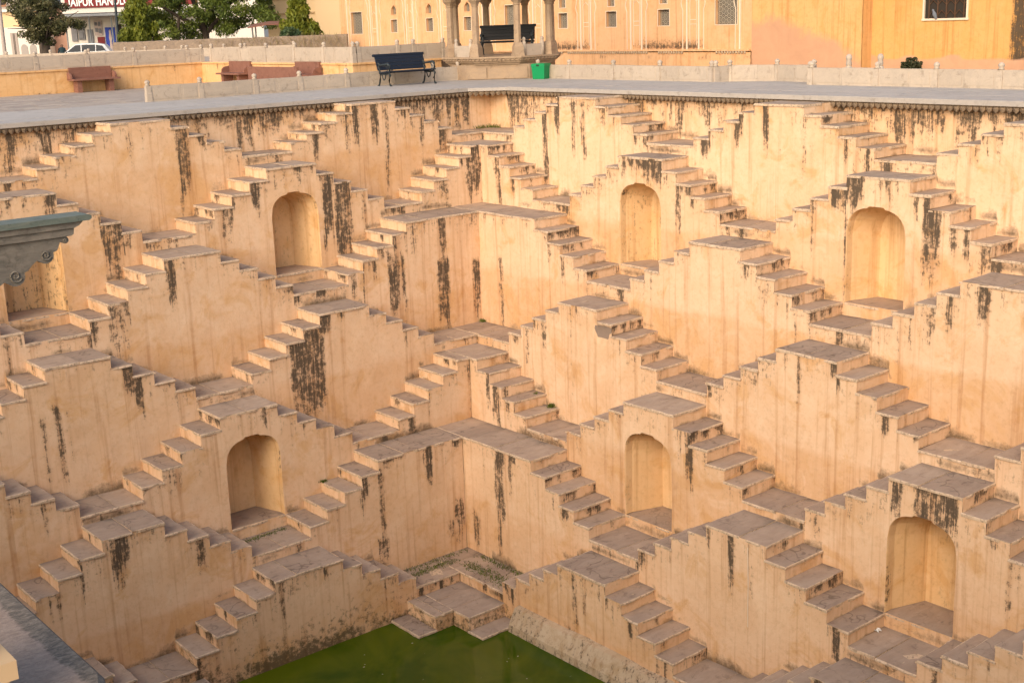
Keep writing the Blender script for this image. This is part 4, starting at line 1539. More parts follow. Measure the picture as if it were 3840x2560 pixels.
# pilasters: white double mouldings with a narrow blind panel between
pil = [-25.95, -23.40, -20.50, -18.03 + 0.15, -14.95, -11.70, -8.90, -6.19, -3.40, -0.98]
for c in pil:
    def line(dy, w, pr, z0, z1, zz=False, mt=WHITE):
        mb = MB()
        if not zz:
            mb.box(FX - 0.01, FX + pr, c + dy - w / 2, c + dy + w / 2, z0, z1)
        else:
            s = 1 if dy > 0 else -1
            pts = [(0, z0), (0, 1.75), (0.05 * s, 1.86), (0.075 * s, 1.98), (0.03 * s, 2.12), (0.0, 2.25), (0.02 * s, 2.5), (0.16 * s, 2.85), (0.3 * s, 3.1)]
            for (a, za_), (b, zb2) in zip(pts[:-1], pts[1:]):
                mb.add([(FX + pr, c + dy + a - w / 2, za_), (FX + pr, c + dy + a + w / 2, za_), (FX + pr, c + dy + b + w / 2, zb2), (FX + pr, c + dy + b - w / 2, zb2),
                        (FX, c + dy + a - w / 2, za_), (FX, c + dy + a + w / 2, za_), (FX, c + dy + b + w / 2, zb2), (FX, c + dy + b - w / 2, zb2)],
                       [(0, 1, 2, 3), (0, 3, 7, 4), (1, 5, 6, 2)], 0)
        mb.obj('moulding', [mt], T)
    if c < -1.5:
        line(0.28, 0.055, 0.05, 0.40, 7.0)
        line(0.49, 0.025, 0.03, 0.40, 3.1, True)
    if c > -25.5:
        line(-0.28, 0.055, 0.05, 0.40, 7.0)
        line(-0.49, 0.025, 0.03, 0.40, 3.1, True)
    if -25 < c < -1.5:
        line(0.155, 0.018, 0.02, 0.55, 2.45)
        line(-0.155, 0.018, 0.02, 0.55, 2.45)
        line(0, 0.31, 0.015, 1.40, 1.425)
        line(0, 0.27, 0.015, 1.25, 1.27)
        mb = MB()
        pts = [(-0.155, 1.95), (-0.15, 2.02), (-0.11, 2.08), (-0.05, 2.12), (0, 2.18), (0.05, 2.12), (0.11, 2.08), (0.15, 2.02), (0.155, 1.95)]
        mb.tube([(FX + 0.01, c + a, z) for a, z in pts], 0.011, 5)
        mb.obj('blind_arch', [WHITE], T)
mb = MB()
mb.box(FX - 0.02, FX + 0.12, -26.35, -0.80, 0.335, 0.40)
mb.obj('string_course', [FACADE], T)
mb = MB()
for y in np.arange(-12.0, -0.95, 0.125):
    if n1(y * 1.7, 3) > 0.25:
        mb.lathe([(0.01, 0.235), (0.035, 0.25), (0.045, 0.29), (0.045, 0.335)], 6, FX + 0.075, float(y), smooth=True)
o = mb.obj('petal_band', [flat_mat('limewashed_petals', (0.56, 0.44, 0.31), 0.8, var=0.5, nscale=3.0)], T)
o['kind'] = 'stuff'

# plain wing to the right, with a patch of fallen pink plaster
T = thing('palace_wing', 'plain bright ochre wing with a large faded pink patch, right of the jali facade', 'building', (FX, 1.4, GROUND))
WING = plaster_mat('saffron_wash', (0.64, 0.375, 0.15), (0.62, 0.355, 0.135), (0.655, 0.40, 0.18), (0.59, 0.32, 0.11), bare_col=(0.47, 0.265, 0.165), soft=0.20)
def pink(a, z):
    edge_z = np.interp(a, [-0.76, 0.1, 1.2, 2.0, 2.6, 3.0, 3.6], [1.30, 1.32, 1.0, 0.72, 0.62, 0.25, 0.0])
    edge_z = edge_z + 0.35 * (n2(a * 1.8, z * 1.8, 3) - 0.5) + 0.2 * (n2(a * 6, z * 6, 5) - 0.5)
    return 0.5 + 0.75 * (smooth(0.45, -0.45, z - edge_z) - 0.5)
mb = MB()
grid_wall(mb, 0, FX + 0.02, -0.76, 3.63, GROUND, 7.0, 0.15, None, pink)
mb.box(-14, FX, -0.74, 3.63, GROUND, 7.0, skip='r')
mb.obj('wall', [WING], T)
T = thing('palace_wing', 'saffron wall with a dark barred window and a black run-off stain, far right', 'building', (-12.5, 8, GROUND))
mb = MB()
def rs(a, z):
    return 1.0 * smooth(8.30, 8.42, a + 0.1 * (n1(z * 3, 2) - 0.5)) * smooth(8.85, 8.7, a) + 0.75 * smooth(0.5, 0.0, z + 0.2) * smooth(7.7, 8.4, a)
def rb(a, z):
    return smooth(0.30, 0.12, z + 0.25 * n1(a * 2, 4) - 0.05) * 0.9
for a, b in ((3.63, 5.45), (5.45, 6.90), (6.90, 16)):
    if a == 5.45:
        grid_wall(mb, 0, -12.5, a, b, GROUND, 1.24, 0.12, rs, rb)
        grid_wall(mb, 0, -12.5, a, b, 2.4, 7, 0.5, rs, rb)
    else:
        grid_wall(mb, 0, -12.5, a, b, GROUND, 7, 0.12, rs, rb)
mb.box(-15, -12.6, 3.63, 16, GROUND, 7)
SAFF = plaster_mat('deep_saffron_wash', (0.62, 0.345, 0.115), (0.60, 0.325, 0.10), (0.63, 0.375, 0.15), (0.57, 0.30, 0.085), bare_col=(0.50, 0.285, 0.175), soft=0.22)
mb.obj('wall', [SAFF], T)
mb = MB()
mb.box(-12.595, -12.55, 5.45, 6.90, 1.24, 2.4)
mb.obj('window', [DARKIN], T)
mb = MB()
for y in (5.42, 6.87):
    mb.box(-12.52, -12.46, y, y + 0.06, 1.18, 2.46)
mb.box(-12.52, -12.455, 5.40, 6.95, 1.18, 1.24)
mb.obj('window_frame', [WHITE], T)
WOOD = flat_mat('dark_brown_wood', (0.09, 0.045, 0.022), 0.6)
for i in range(5):
    mb = MB()
    y = 5.6 + i * 0.29
    mb.tube([(-12.53, y, 1.24), (-12.53, y, 2.4)], 0.022, 6)
    for j in range(3):
        mb.tube([(-12.53, y + 0.02, 1.35 + j * .3), (-12.52, y + 0.14, 1.47 + j * .3), (-12.53, y + 0.27, 1.35 + j * .3)], 0.014, 5)
    mb.obj('window_grille', [WOOD], T)
# pigeon on the sill
mb = MB()
mb.lathe([(0.005, -0.14), (0.035, -0.11), (0.055, -0.03), (0.06, 0.03), (0.045, 0.09), (0.028, 0.12), (0.034, 0.15), (0.03, 0.175), (0.006, 0.20)], 10)
me = mb.mesh('pigeon', [flat_mat('grey_feathers', (0.16, 0.18, 0.21), 0.7)])
me.transform(Matrix.Translation((-12.44, 5.86, 1.335)) @ Matrix.Rotation(R_(-35), 4, 'X') @ Matrix.Rotation(R_(60), 4, 'X'))
tag(link('pigeon', me), 'small grey pigeon perched on the sill of the barred window', 'bird')

# low planter at the far right
T = thing('planter', 'dark low shrub in a planter bed against the saffron wall', 'shrub', (-11.5, 5.75, GROUND))
mb = MB()
for i in range(700):
    a = rng.uniform(0, 6.28)
    r_ = 0.62 * math.sqrt(rng.random())
    z = GROUND + 0.25 + rng.random() ** 0.7 * (0.62 if abs(r_) < .35 else .42)
    c = Vector((-11.5 + r_ * 0.45 * math.cos(a), 5.75 + r_ * 0.5 * math.sin(a), GROUND + 0.1 + (z - GROUND) * 0.62))
    d1 = Vector((rng.gauss(0, 1), rng.gauss(0, 1), rng.gauss(0, 1))).normalized() * 0.045
    d2 = Vector((rng.gauss(0, 1), rng.gauss(0, 1), rng.gauss(0, 1))).normalized() * 0.035
    mb.add([c - d1, c + d2, c + d1, c - d2], [(0, 1, 2, 3)], 0)
mb.obj('foliage', [flat_mat('dark_shrub', (0.045, 0.05, 0.022), 0.7, var=0.4)], T)

# ================================================================== ground to the horizon
mb = MB()
mb.add([(-900, -900, GROUND - 0.02), (-4.9, -900, GROUND - 0.02), (-4.9, 900, GROUND - 0.02), (-900, 900, GROUND - 0.02)], [(0, 1, 2, 3)])
mb.add([(-4.9, -900, GROUND - 0.02), (900, -900, GROUND - 0.02), (900, -4.2, GROUND - 0.02), (-4.9, -4.2, GROUND - 0.02)], [(0, 1, 2, 3)])
mb.add([(-4.9, 30, GROUND - 0.02), (900, 30, GROUND - 0.02), (900, 900, GROUND - 0.02), (-4.9, 900, GROUND - 0.02)], [(0, 1, 2, 3)])
mb.add([(27, -4.2, GROUND - 0.02), (900, -4.2, GROUND - 0.02), (900, 30, GROUND - 0.02), (27, 30, GROUND - 0.02)], [(0, 1, 2, 3)])
DUST = stone_mat('dusty_ground', (0.32, 0.265, 0.20), (0.26, 0.21, 0.165), (0.36, 0.30, 0.23), scale=0.3)
structure(mb.obj('ground', [DUST]))

# ================================================================== street beyond the court, far left
RV = 140.7                                              # facing the court: local +x runs to the right, -y towards the well


def loc_thing(name, label, cat, x, y, z=GROUND, rz=RV, group=None):
    return thing(name, label, cat, (x, y, z), R_(rz), group)


def lbox(nm, T, mat, *b):
    mb = MB()
    mb.box(*b)
    return mb.obj(nm, [mat] if not isinstance(mat, list) else mat, T)


WWALL = flat_mat('white_wash', (0.74, 0.69, 0.62), 0.85, var=0.1, nscale=1.5)
CREAM = flat_mat('cream_wash', (0.66, 0.50, 0.30), 0.85, var=0.1, nscale=1.0)
PINK = flat_mat('pink_wash', (0.45, 0.27, 0.2), 0.85)
GREYW = flat_mat('grey_wash', (0.42, 0.36, 0.32), 0.85)
MAROON = flat_mat('maroon_board', (0.20, 0.02, 0.022), 0.5)
LETTER = flat_mat('white_letters', (0.85, 0.85, 0.82), 0.5, var=0.02)
GREYM = flat_mat('grey_metal', (0.27, 0.29, 0.29), 0.5)
POLE = flat_mat('black_paint', (0.02, 0.03, 0.035), 0.45)

# shop: origin at sign's left end on the ground
T = loc_thing('shop', 'white shop with a maroon signboard and posters behind the trees, upper left', 'shop', -13.81, -65.63)
mb = MB()
mb.box(-0.3, 14, 0.3, 8, 0, 8.5)
mb.obj('wall', [WWALL], T)
mb = MB()
mb.box(-0.3, 14, -0.25, 0.32, 3.55, 4.6)
mb.obj('fascia', [WWALL], T)
SB = lbox('signboard', T, MAROON, 0.0, 9.5, -0.36, -0.26, 3.92, 4.95)
cu = bpy.data.curves.new('sign_text', 'FONT')
cu.body = 'JAIPUR HANDLOOM'
cu.size = 0.78
cu.offset = 0.022
cu.extrude = 0.012
cu.space_character = 1.06
to = bpy.data.objects.new('tmp_text', cu)
COL.objects.link(to)
bpy.context.view_layer.update()
me = bpy.data.meshes.new_from_object(to.evaluated_get(bpy.context.evaluated_depsgraph_get()))
bpy.data.objects.remove(to)
me.materials.clear()
me.materials.append(LETTER)
me.transform(Matrix.Translation((0.27, -0.375, 4.06)) @ Matrix.Rotation(R_(90), 4, 'X') @ Matrix.Scale(0.72, 4, (1, 0, 0)))
link('sign_lettering', me, SB)
mb = MB()
mb.prism([(-1.9, 3.30), (0.3, 3.48), (0.3, 3.54), (-1.9, 3.37)], -0.4, 9.0, axis='x')
mb.obj('awning', [GREYM], T)
for x in (0.35, 2.02, 3.6, 5.4):
    mb = MB()
    mb.tube([(x, -1.7, 0), (x, -1.7, 3.32)], 0.05, 8)
    mb.obj('awning_post', [GREYM], T)
BLUE = flat_mat('blue_poster', (0.03, 0.07, 0.42), 0.5)
TEALP = flat_mat('photo_print', (0.25, 0.25, 0.27), 0.5, var=0.5, nscale=4)
SKIN_P = flat_mat('pale_print', (0.62, 0.5, 0.46), 0.5, var=0.3, nscale=5)
for nm, mt, x0, x1, z0, z1 in (('poster', SKIN_P, 1.75, 2.3, 1.95, 3.0), ('poster', MAROON, 1.9, 2.4, 0.7, 1.85), ('poster', BLUE, 2.5, 3.2, 0.6, 2.5), ('poster', TEALP, 0.55, 1.0, 1.7, 3.0),
                              ('poster', TEALP, 1.2, 1.6, 1.3, 2.4), ('poster', SKIN_P, 3.8, 4.6, 1.2, 2.4), ('poster', SKIN_P, 5.0, 6.2, 0.7, 1.7), ('doorway', DARKIN, 3.35, 3.7, 0.0, 2.7),
                              ('doorway', DARKIN, 7.3, 7.9, 0, 2.4), ('doorway', DARKIN, 8.3, 8.7, 0, 2.4), ('window', TEALP, 0.05, 0.45, 1.6, 2.9)):
    lbox(nm, T, mt, x0, x1, 0.2, 0.285, z0, z1)
for x0, x1, z0, z1 in ((1.8, 1.98, 2.65, 2.9), (2.05, 2.22, 2.6, 2.92), (1.8, 2.0, 2.2, 2.5), (2.05, 2.25, 2.1, 2.45), (0.6, 0.78, 2.5, 2.9), (0.62, 0.9, 1.8, 2.2), (4.0, 4.2, 1.5, 2.2), (4.3, 4.5, 1.5, 2.0), (5.2, 5.5, 0.95, 1.4), (5.7, 6.0, 0.95, 1.4)):
    lbox('print', T, TEALP, x0, x1, 0.16, 0.195, z0, z1)
mb = MB()
mb.lathe([(0.05, 0.75), (0.12, 0.9), (0.1, 1.2), (0.07, 1.5), (0.12, 1.75), (0.09, 2.0), (0.07, 2.1), (0.085, 2.25), (0.02, 2.35)], 10)
me = mb.mesh('printed_figure', [SKIN_P])
me.transform(Matrix.Translation((2.85, 0.19, 0)) @ Matrix.Scale(0.12, 4, (0, 1, 0)))
link('printed_figure', me, T)

# white house on the left with doors
T = loc_thing('house', 'low white house with a grey door and arches behind the scrubby tree, upper left', 'house', -11.09, -71.38)
lbox('wall', T, WWALL, -6, 3.2, 0, 6, 0, 2.75)
lbox('door', T, GREYW, 0.42, 0.92, -0.04, 0.0, 0, 2.35)
lbox('door', T, GREYW, -1.2, -0.6, -0.04, 0.0, 0, 2.35)
lbox('window', T, GREYW, 2.75, 3.1, -0.03, 0.0, 1.15, 1.9)
for x in (0.62, 0.70):
    lbox('door_rail', T, DARKIN, x, x + 0.03, -0.06, -0.04, 0.05, 2.3)
for x in (1.1, 1.75):
    mb = MB()
    pts = [(x, 0.0)] + [(x + 0.25 - 0.25 * math.cos(R_(a)), 1.2 + 0.3 * math.sin(R_(a))) for a in range(0, 181, 20)] + [(x + 0.5, 0.0)]
    mb.prism(pts, -0.03, 0.0)
    mb.obj('arch', [flat_mat('arch_shade_%d' % int(x * 10), (0.40, 0.36, 0.33), 0.9)], T)
T = loc_thing('house', 'grey-white two-storey house with a brown window, top left corner', 'house', -12.9, -77.08)
lbox('wall', T, GREYW, -9, 3.2, 0, 6, 0, 9)
lbox('balcony_slab', T, WWALL, -9, 3.3, -0.4, 0.0, 3.95, 4.15)
lbox('lower_wall', T, CREAM, -9, 3.0, -0.1, -0.002, 2.6, 3.94)
for x in (-0.35, 0.12):
    lbox('window', T, DARKIN, x, x + 0.33, -0.03, 0.0, 4.5, 6.2)
WINF = flat_mat('brown_frame', (0.30, 0.15, 0.08), 0.6)
mb = MB()
mb.box(-0.42, 0.52, -0.05, -0.035, 4.36, 4.5)
mb.box(-0.02, 0.12, -0.05, -0.035, 4.5, 6.2)
mb.box(0.45, 0.55, -0.05, -0.035, 4.5, 6.2)
mb.obj('window_frame', [WINF], T)
T = loc_thing('house', 'faded pink wall between the white house and the shop', 'house', -13.6, -71.0)
lbox('wall', T, PINK, 0.6, 2.6, 0, 4, 0, 4.25)
lbox('cornice', T, GREYW, 0.5, 2.7, -0.1, 0.0, 3.0, 3.1)

# cream building next to the palace
T = loc_thing('cream_building', 'cream building with horizontal mouldings between the tree and the palace', 'building', -15.4, -37.1)
lbox('wall', T, CREAM, -1.2, 4.5, 0, 6, 0, 8)
for z in (2.1, 2.8, 3.6):
    mb = MB()
    mb.prism([(0, z), (-0.10, z + 0.03), (-0.13, z + 0.09), (0, z + 0.13)], -1.2, 4.5, axis='x')
    mb.obj('moulding', [CREAM], T)
lbox('pier', T, CREAM, 1.55, 4.5, -0.25, -0.002, 0, 3.55)

# rubble wall
RUB = stone_mat('rubble', (0.30, 0.235, 0.175), (0.22, 0.175, 0.14), (0.38, 0.29, 0.21), scale=1.6, bump=0.7)
T = thing('rubble_wall', 'long brown rubble wall with dry weeds below the trees', 'wall', (-6.8, -28.0, 0), None)
a, b = Vector((-2.6, -31.35, 0)), Vector((-11.1, -24.4, 0))
e = (b - a).normalized()
nr = Vector((-e.y, e.x, 0)) * -1
mb = MB()
n_ = 70
V = []
for i in range(n_ + 1):
    p_ = a.lerp(b, i / n_)
    zt_ = 1.21 + 0.03 * float(n1(i * 0.9, 3)) - 0.015
    for off, z in ((-0.2, 0.3), (-0.2, zt_), (0.2, zt_ - 0.01), (0.2, 0.3)):
        q_ = p_ + nr * (off + 0.02 * float(n2(i * 0.7, z * 5, 2)))
        V.append((q_.x, q_.y, z))
fs = []
for i in range(n_):
    for j in range(3):
        fs.append((i * 4 + j, i * 4 + j + 1, i * 4 + 5 + j, i * 4 + 4 + j))
fs += [(0, 1, 2, 3), (n_ * 4 + 3, n_ * 4 + 2, n_ * 4 + 1, n_ * 4)]
mb.add(V, fs, 0)
mb.obj('wall_face', [RUB], T)


# ------------------------------------------------------------------ foliage
def leaf_mat(name, a, b, c3):
    m, nt, bs = newmat(name)
    q = N(nt)
    t = q.attr('tint')
    c = q.mix(q.ramp(t, [(0.0, 0.0), (0.6, 1.0)]), a, b)
    c = q.mix(q.ramp(t, [(0.65, 0.0), (1.0, 1.0)]), c, c3)
    q.col(c, bs)
    bs.inputs['Roughness'].default_value = 0.55
    try:
        bs.inputs['Transmission Weight'].default_value = 0.0
        bs.inputs['Subsurface Weight'].default_value = 0.0
    except KeyError:
        pass
    return m


LEAF = leaf_mat('neem_leaves', (0.045, 0.075, 0.014), (0.115, 0.15, 0.024), (0.22, 0.225, 0.035))
LEAFY = leaf_mat('yellow_green_leaves', (0.06, 0.085, 0.010), (0.15, 0.17, 0.018), (0.27, 0.26, 0.03))
LEAFS = leaf_mat('dusty_scrub_leaves', (0.05, 0.06, 0.022), (0.10, 0.095, 0.04), (0.17, 0.125, 0.065))
LEAFB = leaf_mat('blue_green_leaves', (0.03, 0.06, 0.03), (0.06, 0.10, 0.045), (0.12, 0.15, 0.06))
BARK = flat_mat('bark', (0.085, 0.065, 0.05), 0.9, var=0.4)


def leaves(mb, blobs, n, size, droop=0.0, seed=1):
    r = np.random.default_rng(seed)
    w = np.array([b[3] * b[4] * b[5] for b in blobs]) ** 0.75
    w /= w.sum()
    idx = r.choice(len(blobs), n, p=w)
    B = np.array(blobs)[idx]
    dirs = r.normal(size=(n, 3))
    dirs /= np.linalg.norm(dirs, axis=1)[:, None]
    rad = r.random(n) ** 0.38
    P = B[:, :3] + dirs * rad[:, None] * B[:, 3:6]
    a = r.normal(size=(n, 3))
    a[:, 2] -= droop * 1.4
    a /= np.linalg.norm(a, axis=1)[:, None]
    b = np.cross(a, r.normal(size=(n, 3)))
    b /= np.linalg.norm(b, axis=1)[:, None]
    s = size * (0.6 + 0.8 * r.random(n))[:, None]
    V = np.stack([P - a * s, P + b * s * 0.42, P + a * s, P - b * s * 0.42], 1).reshape(-1, 3)
    blobt = r.random(len(blobs))[idx]
    tint = np.clip(0.45 * r.random(n) + 0.4 * blobt + 0.15 * (dirs[:, 2] * rad), 0, 1)
    mb.add(V, [(4 * i, 4 * i + 1, 4 * i + 2, 4 * i + 3) for i in range(n)], 0, False, tint=np.repeat(tint, 4))


def blobset(c, r, n, br, seed):
    q_ = random.Random(seed)
    out = []
    for i in range(n):
        while True:
            v = [q_.uniform(-1, 1) for _ in range(3)]
            if sum(x * x for x in v) <= 1:
                break
        s = br * q_.uniform(0.6, 1.25)
        out.append((c[0] + v[0] * r[0], c[1] + v[1] * r[1], c[2] + v[2] * r[2], s, s, s * 0.8))
    return out


# big neem tree
T = thing('tree', 'large spreading green tree in front of the shop, top left', 'tree', (-11.2, -38.9, GROUND))
mb = MB()
mb.tube([(-11.2, -38.9, GROUND), (-11.15, -38.85, 0.6), (-11.0, -38.7, 1.6), (-10.6, -38.6, 2.6), (-10.2, -38.9, 4.2)], [0.24, 0.2, 0.17, 0.14, 0.08])
mb.tube([(-11.05, -38.75, 1.4), (-11.6, -38.1, 2.2), (-12.4, -37.3, 3.4)], [0.14, 0.11, 0.06])
mb.tube([(-11.0, -38.7, 1.6), (-9.9, -39.6, 2.4), (-8.9, -40.3, 3.2)], [0.13, 0.1, 0.05])
mb.tube([(-9.6, -39.2, GROUND), (-9.6, -39.2, 1.5), (-9.9, -39.2, 3)], [0.1, 0.09, 0.06])
mb.obj('trunk', [BARK], T)
q_ = random.Random(4)
bl = []
ev = Vector((-0.774, 0.633, 0))
for i in range(95):
    t = q_.uniform(-3.9, 4.2)
    low = 1.55 + 0.35 * math.sin(t * 2.1 + 0.6) + 0.25 * math.sin(t * 4.7) + (0.25 if t > 2.2 else 0)
    z = low + (4.9 - low) * q_.random() ** 1.1
    p_ = Vector((-10.85, -38.45, z)) + ev * t + Vector((0.633, 0.774, 0)) * q_.uniform(-1.4, 1.4)
    s = q_.uniform(0.38, 0.72)
    bl.append((p_.x, p_.y, p_.z, s, s, s * 0.75))
mb = MB()
leaves(mb, bl, 34000, 0.085, 0.6, 11)
mb.obj('crown', [LEAF], T)


def ashoka(label, x, y, z0, z1, r, seed, mat, n):
    T = thing('tree', label, 'tree', (x, y, GROUND))
    mb = MB()
    mb.tube([(x, y, GROUND), (x + 0.02, y, z0 + 0.5), (x, y, z1 - 0.2)], [0.08, 0.06, 0.02])
    mb.obj('trunk', [BARK], T)
    q_ = random.Random(seed)
    bl = []
    for i in range(46):
        t = q_.random()
        rr = r * (1 - 0.80 * t ** 1.5) * q_.uniform(0.3, 1.0)
        a = q_.uniform(0, 6.28)
        bl.append((x + rr * math.cos(a), y + rr * math.sin(a), z0 + (z1 - z0) * t, 0.24, 0.24, 0.34))
    mb = MB()
    leaves(mb, bl, n, 0.10, 1.3, seed)
    mb.obj('crown', [mat], T)


ashoka('narrow weeping tree left of the big tree, beside the lamp post', -5.35, -34.65, 0.9, 3.2, 0.98, 21, LEAFY, 9000)
ashoka('yellow-green weeping tree right of the big tree, by the cream building', -10.5, -27.75, 1.05, 2.85, 1.05, 22, LEAFY, 9000)
T = thing('shrub', 'bluish green bush leaning over the rubble wall below the weeping tree', 'shrub', (-9.5, -26.6, GROUND))
mb = MB()
leaves(mb, blobset((-9.45, -26.75, 1.05), (0.5, 0.45, 0.4), 12, 0.26, 31), 3600, 0.07, 0.2, 31)
mb.obj('foliage', [LEAFB], T)
mb = MB()
mb.tube([(-9.5, -26.6, GROUND), (-9.45, -26.7, 1.0)], 0.04, 5)
mb.obj('stem', [BARK], T)
# scrubby tree at the far left
T = thing('tree', 'scrubby brownish tree with thin branches before the white house, far left', 'tree', (-0.10, -33.4, GROUND))
mb = MB()
mb.tube([(-0.10, -33.4, GROUND), (-0.12, -33.4, 0.9), (-0.15, -33.42, 1.3), (-0.1, -33.5, 1.9), (0.2, -33.8, 2.8)], [0.2, 0.19, 0.17, 0.09, 0.03])
q_ = random.Random(3)
for i in range(16):
    a, l = q_.uniform(0, 6.28), q_.uniform(0.9, 1.9)
    p0 = Vector((-0.13, -33.42, q_.uniform(1.1, 1.9)))
    d = Vector((math.cos(a) * l, math.sin(a) * l, q_.uniform(0.2, 1.3)))
    mb.tube([p0, p0 + d * 0.5 + Vector((0, 0, 0.15)), p0 + d], [0.05, 0.03, 0.012], 5)
mb.obj('trunk', [BARK], T)
bl = blobset((0.0, -33.5, 2.25), (1.2, 1.1, 0.75), 26, 0.36, 41) + blobset((-1.0, -32.7, 2.0), (0.8, 0.7, 0.25), 9, 0.3, 42) + blobset((-0.12, -33.4, 1.35), (0.25, 0.25, 0.2), 4, 0.25, 44)
bl += blobset((-0.55, -33.9, 3.0), (0.9, 0.8, 0.35), 10, 0.36, 43)
mb = MB()
leaves(mb, bl, 14000, 0.062, 0.1, 41)
mb.obj('crown', [LEAFS], T)
T = thing('tree', 'olive green tree top rising behind the scrubby tree, beside the sign', 'tree', (-9.6, -60, GROUND))
mb = MB()
mb.tube([(-9.6, -60, GROUND), (-9.6, -60, 3.5)], [0.2, 0.1])
mb.obj('trunk', [BARK], T)
mb = MB()
leaves(mb, blobset((-9.6, -60, 4.1), (2.1, 1.8, 1.0), 20, 0.6, 51), 6000, 0.12, 0.3, 51)
mb.obj('crown', [LEAFS], T)
# weeds on the rubble wall
mb = MB()
q_ = random.Random(9)
for i in range(900):
    t = q_.random()
    p_ = a_ = Vector((-2.6, -31.35, 0)).lerp(Vector((-11.1, -24.4, 0)), 0.35 + 0.65 * t ** 0.6)
    p_ = p_ + nr * q_.uniform(0.1, 0.4) + Vector((0, 0, q_.uniform(0.5, 1.1)))
    h = q_.uniform(0.1, 0.4)
    d = Vector((q_.gauss(0, .12), q_.gauss(0, .12), h))
    s = e * 0.008
    mb.add([p_ - s, p_ + s, p_ + d], [(0, 1, 2)], 0, False, tint=q_.random())
o = tag(mb.obj('dry_weeds', [leaf_mat('dry_weeds', (0.16, 0.11, 0.06), (0.26, 0.19, 0.10), (0.14, 0.14, 0.05))]), 'dry weeds and twigs growing along the rubble wall', 'weeds')
o['kind'] = 'stuff'

# ------------------------------------------------------------------ street furniture, car, person
T = thing('lamp_post', 'black lamp post beside the narrow weeping tree', 'lamp post', (-5.25, -37.1, GROUND))
mb = MB()
mb.tube([(-5.25, -37.1, GROUND), (-5.29, -37.16, 1.2), (-5.55, -37.64, 3.3), (-5.7, -37.9, 4.6)], [0.075, 0.07, 0.06, 0.05], 9)
mb.obj('pole', [POLE], T)
mb = MB()
mb.lathe([(0.14, GROUND), (0.13, GROUND + 0.25), (0.08, GROUND + 0.4), (0.07, GROUND + 0.5)], 10, -5.25, -37.1)
mb.obj('foot', [POLE], T)
T = thing('utility_pole', 'grey leaning utility pole at the far left edge', 'pole', (0.75, -36.6, GROUND))
mb = MB()
mb.tube([(0.78, -36.55, GROUND), (0.73, -36.66, 0.91), (0.58, -37.05, 2.6), (0.4, -37.4, 4.4)], [0.10, 0.095, 0.085, 0.07], 9)
mb.obj('pole', [GREYW], T)
mb = MB()
mb.box(0.2, 0.6, -37.5, -37.42, 4.2, 4.28)
mb.obj('cross_arm', [GREYM], T)

T = thing('canopy', 'small reddish tiled canopy on posts under the big tree', 'canopy', (-11.4, -32.35, GROUND), R_(RV))
mb = MB()
V = [(-0.95, -0.6, 2.18), (0.95, -0.6, 2.30), (0.95, 0.6, 2.42), (-0.95, 0.6, 2.32), (0.0, -0.7, 2.30), (0.0, 0.7, 2.45)]
V2 = [(x, y, z - 0.06) for x, y, z in V]
mb.add(V + V2, [(0, 4, 5, 3), (4, 1, 2, 5), (6, 9, 11, 10), (10, 11, 8, 7), (0, 6, 10, 4), (4, 10, 7, 1), (1, 7, 8, 2), (3, 5, 11, 9), (5, 2, 8, 11), (0, 3, 9, 6)], 0)
mb.obj('roof', [RED_STONE], T)
for x, y in ((-0.75, -0.45), (0.75, -0.45), (0.75, 0.45), (-0.75, 0.45)):
    mb = MB()
    mb.tube([(x, y, 0), (x, y, 2.25)], 0.04, 6)
    mb.obj('post', [GREYM], T)

CARW = flat_mat('white_car_paint', (0.70, 0.70, 0.69), 0.25, var=0.03)
GLASS = flat_mat('dark_glass', (0.012, 0.018, 0.022), 0.08, var=0.0)
TYRE = flat_mat('tyre_rubber', (0.015, 0.015, 0.015), 0.8)
T = thing('car', 'white hatchback parked in the street behind the far parapet', 'car', (-11.35, -57.4, GROUND), R_(RV + 8))
prof = [(-2.0, 0.28), (-2.05, 0.55), (-1.95, 0.80), (-1.1, 0.93), (-0.35, 1.44), (0.1, 1.50), (1.0, 1.49), (1.55, 1.38), (1.85, 0.98), (1.95, 0.75), (1.92, 0.28)]
mb = MB()
n_ = len(prof)
V = []
for y, sc in ((-0.82, 0.0), (-0.62, 1.0), (0.62, 1.0), (0.82, 0.0)):
    for x, z in prof:
        if sc == 0.0:
            V.append((x * 0.985, y, min(z, 0.95) if z > 0.95 else z))
        else:
            V.append((x, y, z))
fs = [tuple(range(n_))[::-1], tuple(range(3 * n_, 4 * n_))]
for r_ in range(3):
    for i in range(n_):
        fs.append((r_ * n_ + i, r_ * n_ + (i + 1) % n_, (r_ + 1) * n_ + (i + 1) % n_, (r_ + 1) * n_ + i))
mb.add(V, fs, 0)
mb.obj('body', [CARW], T)
for s in (-1, 1):
    mb = MB()
    def sw(x, z):
        t = (z - 0.95) / 0.52
        return (x, s * (0.835 - 0.20 * t), z)
    for quad in (((-0.88, 0.98), (0.02, 0.98), (0.02, 1.42), (-0.32, 1.40)), ((0.08, 0.98), (0.95, 0.98), (0.95, 1.41), (0.08, 1.42)), ((1.0, 0.98), (1.62, 1.0), (1.42, 1.32), (1.0, 1.40))):
        mb.add([sw(*p_) for p_ in quad], [(0, 1, 2, 3)], 0)
    mb.obj('side_window', [GLASS], T)
mb = MB()
mb.add([(-1.08, -0.6, 0.965), (-1.08, 0.6, 0.965), (-0.38, 0.54, 1.44), (-0.38, -0.54, 1.44)], [(0, 1, 2, 3)], 0)
mb.obj('windscreen', [GLASS], T)
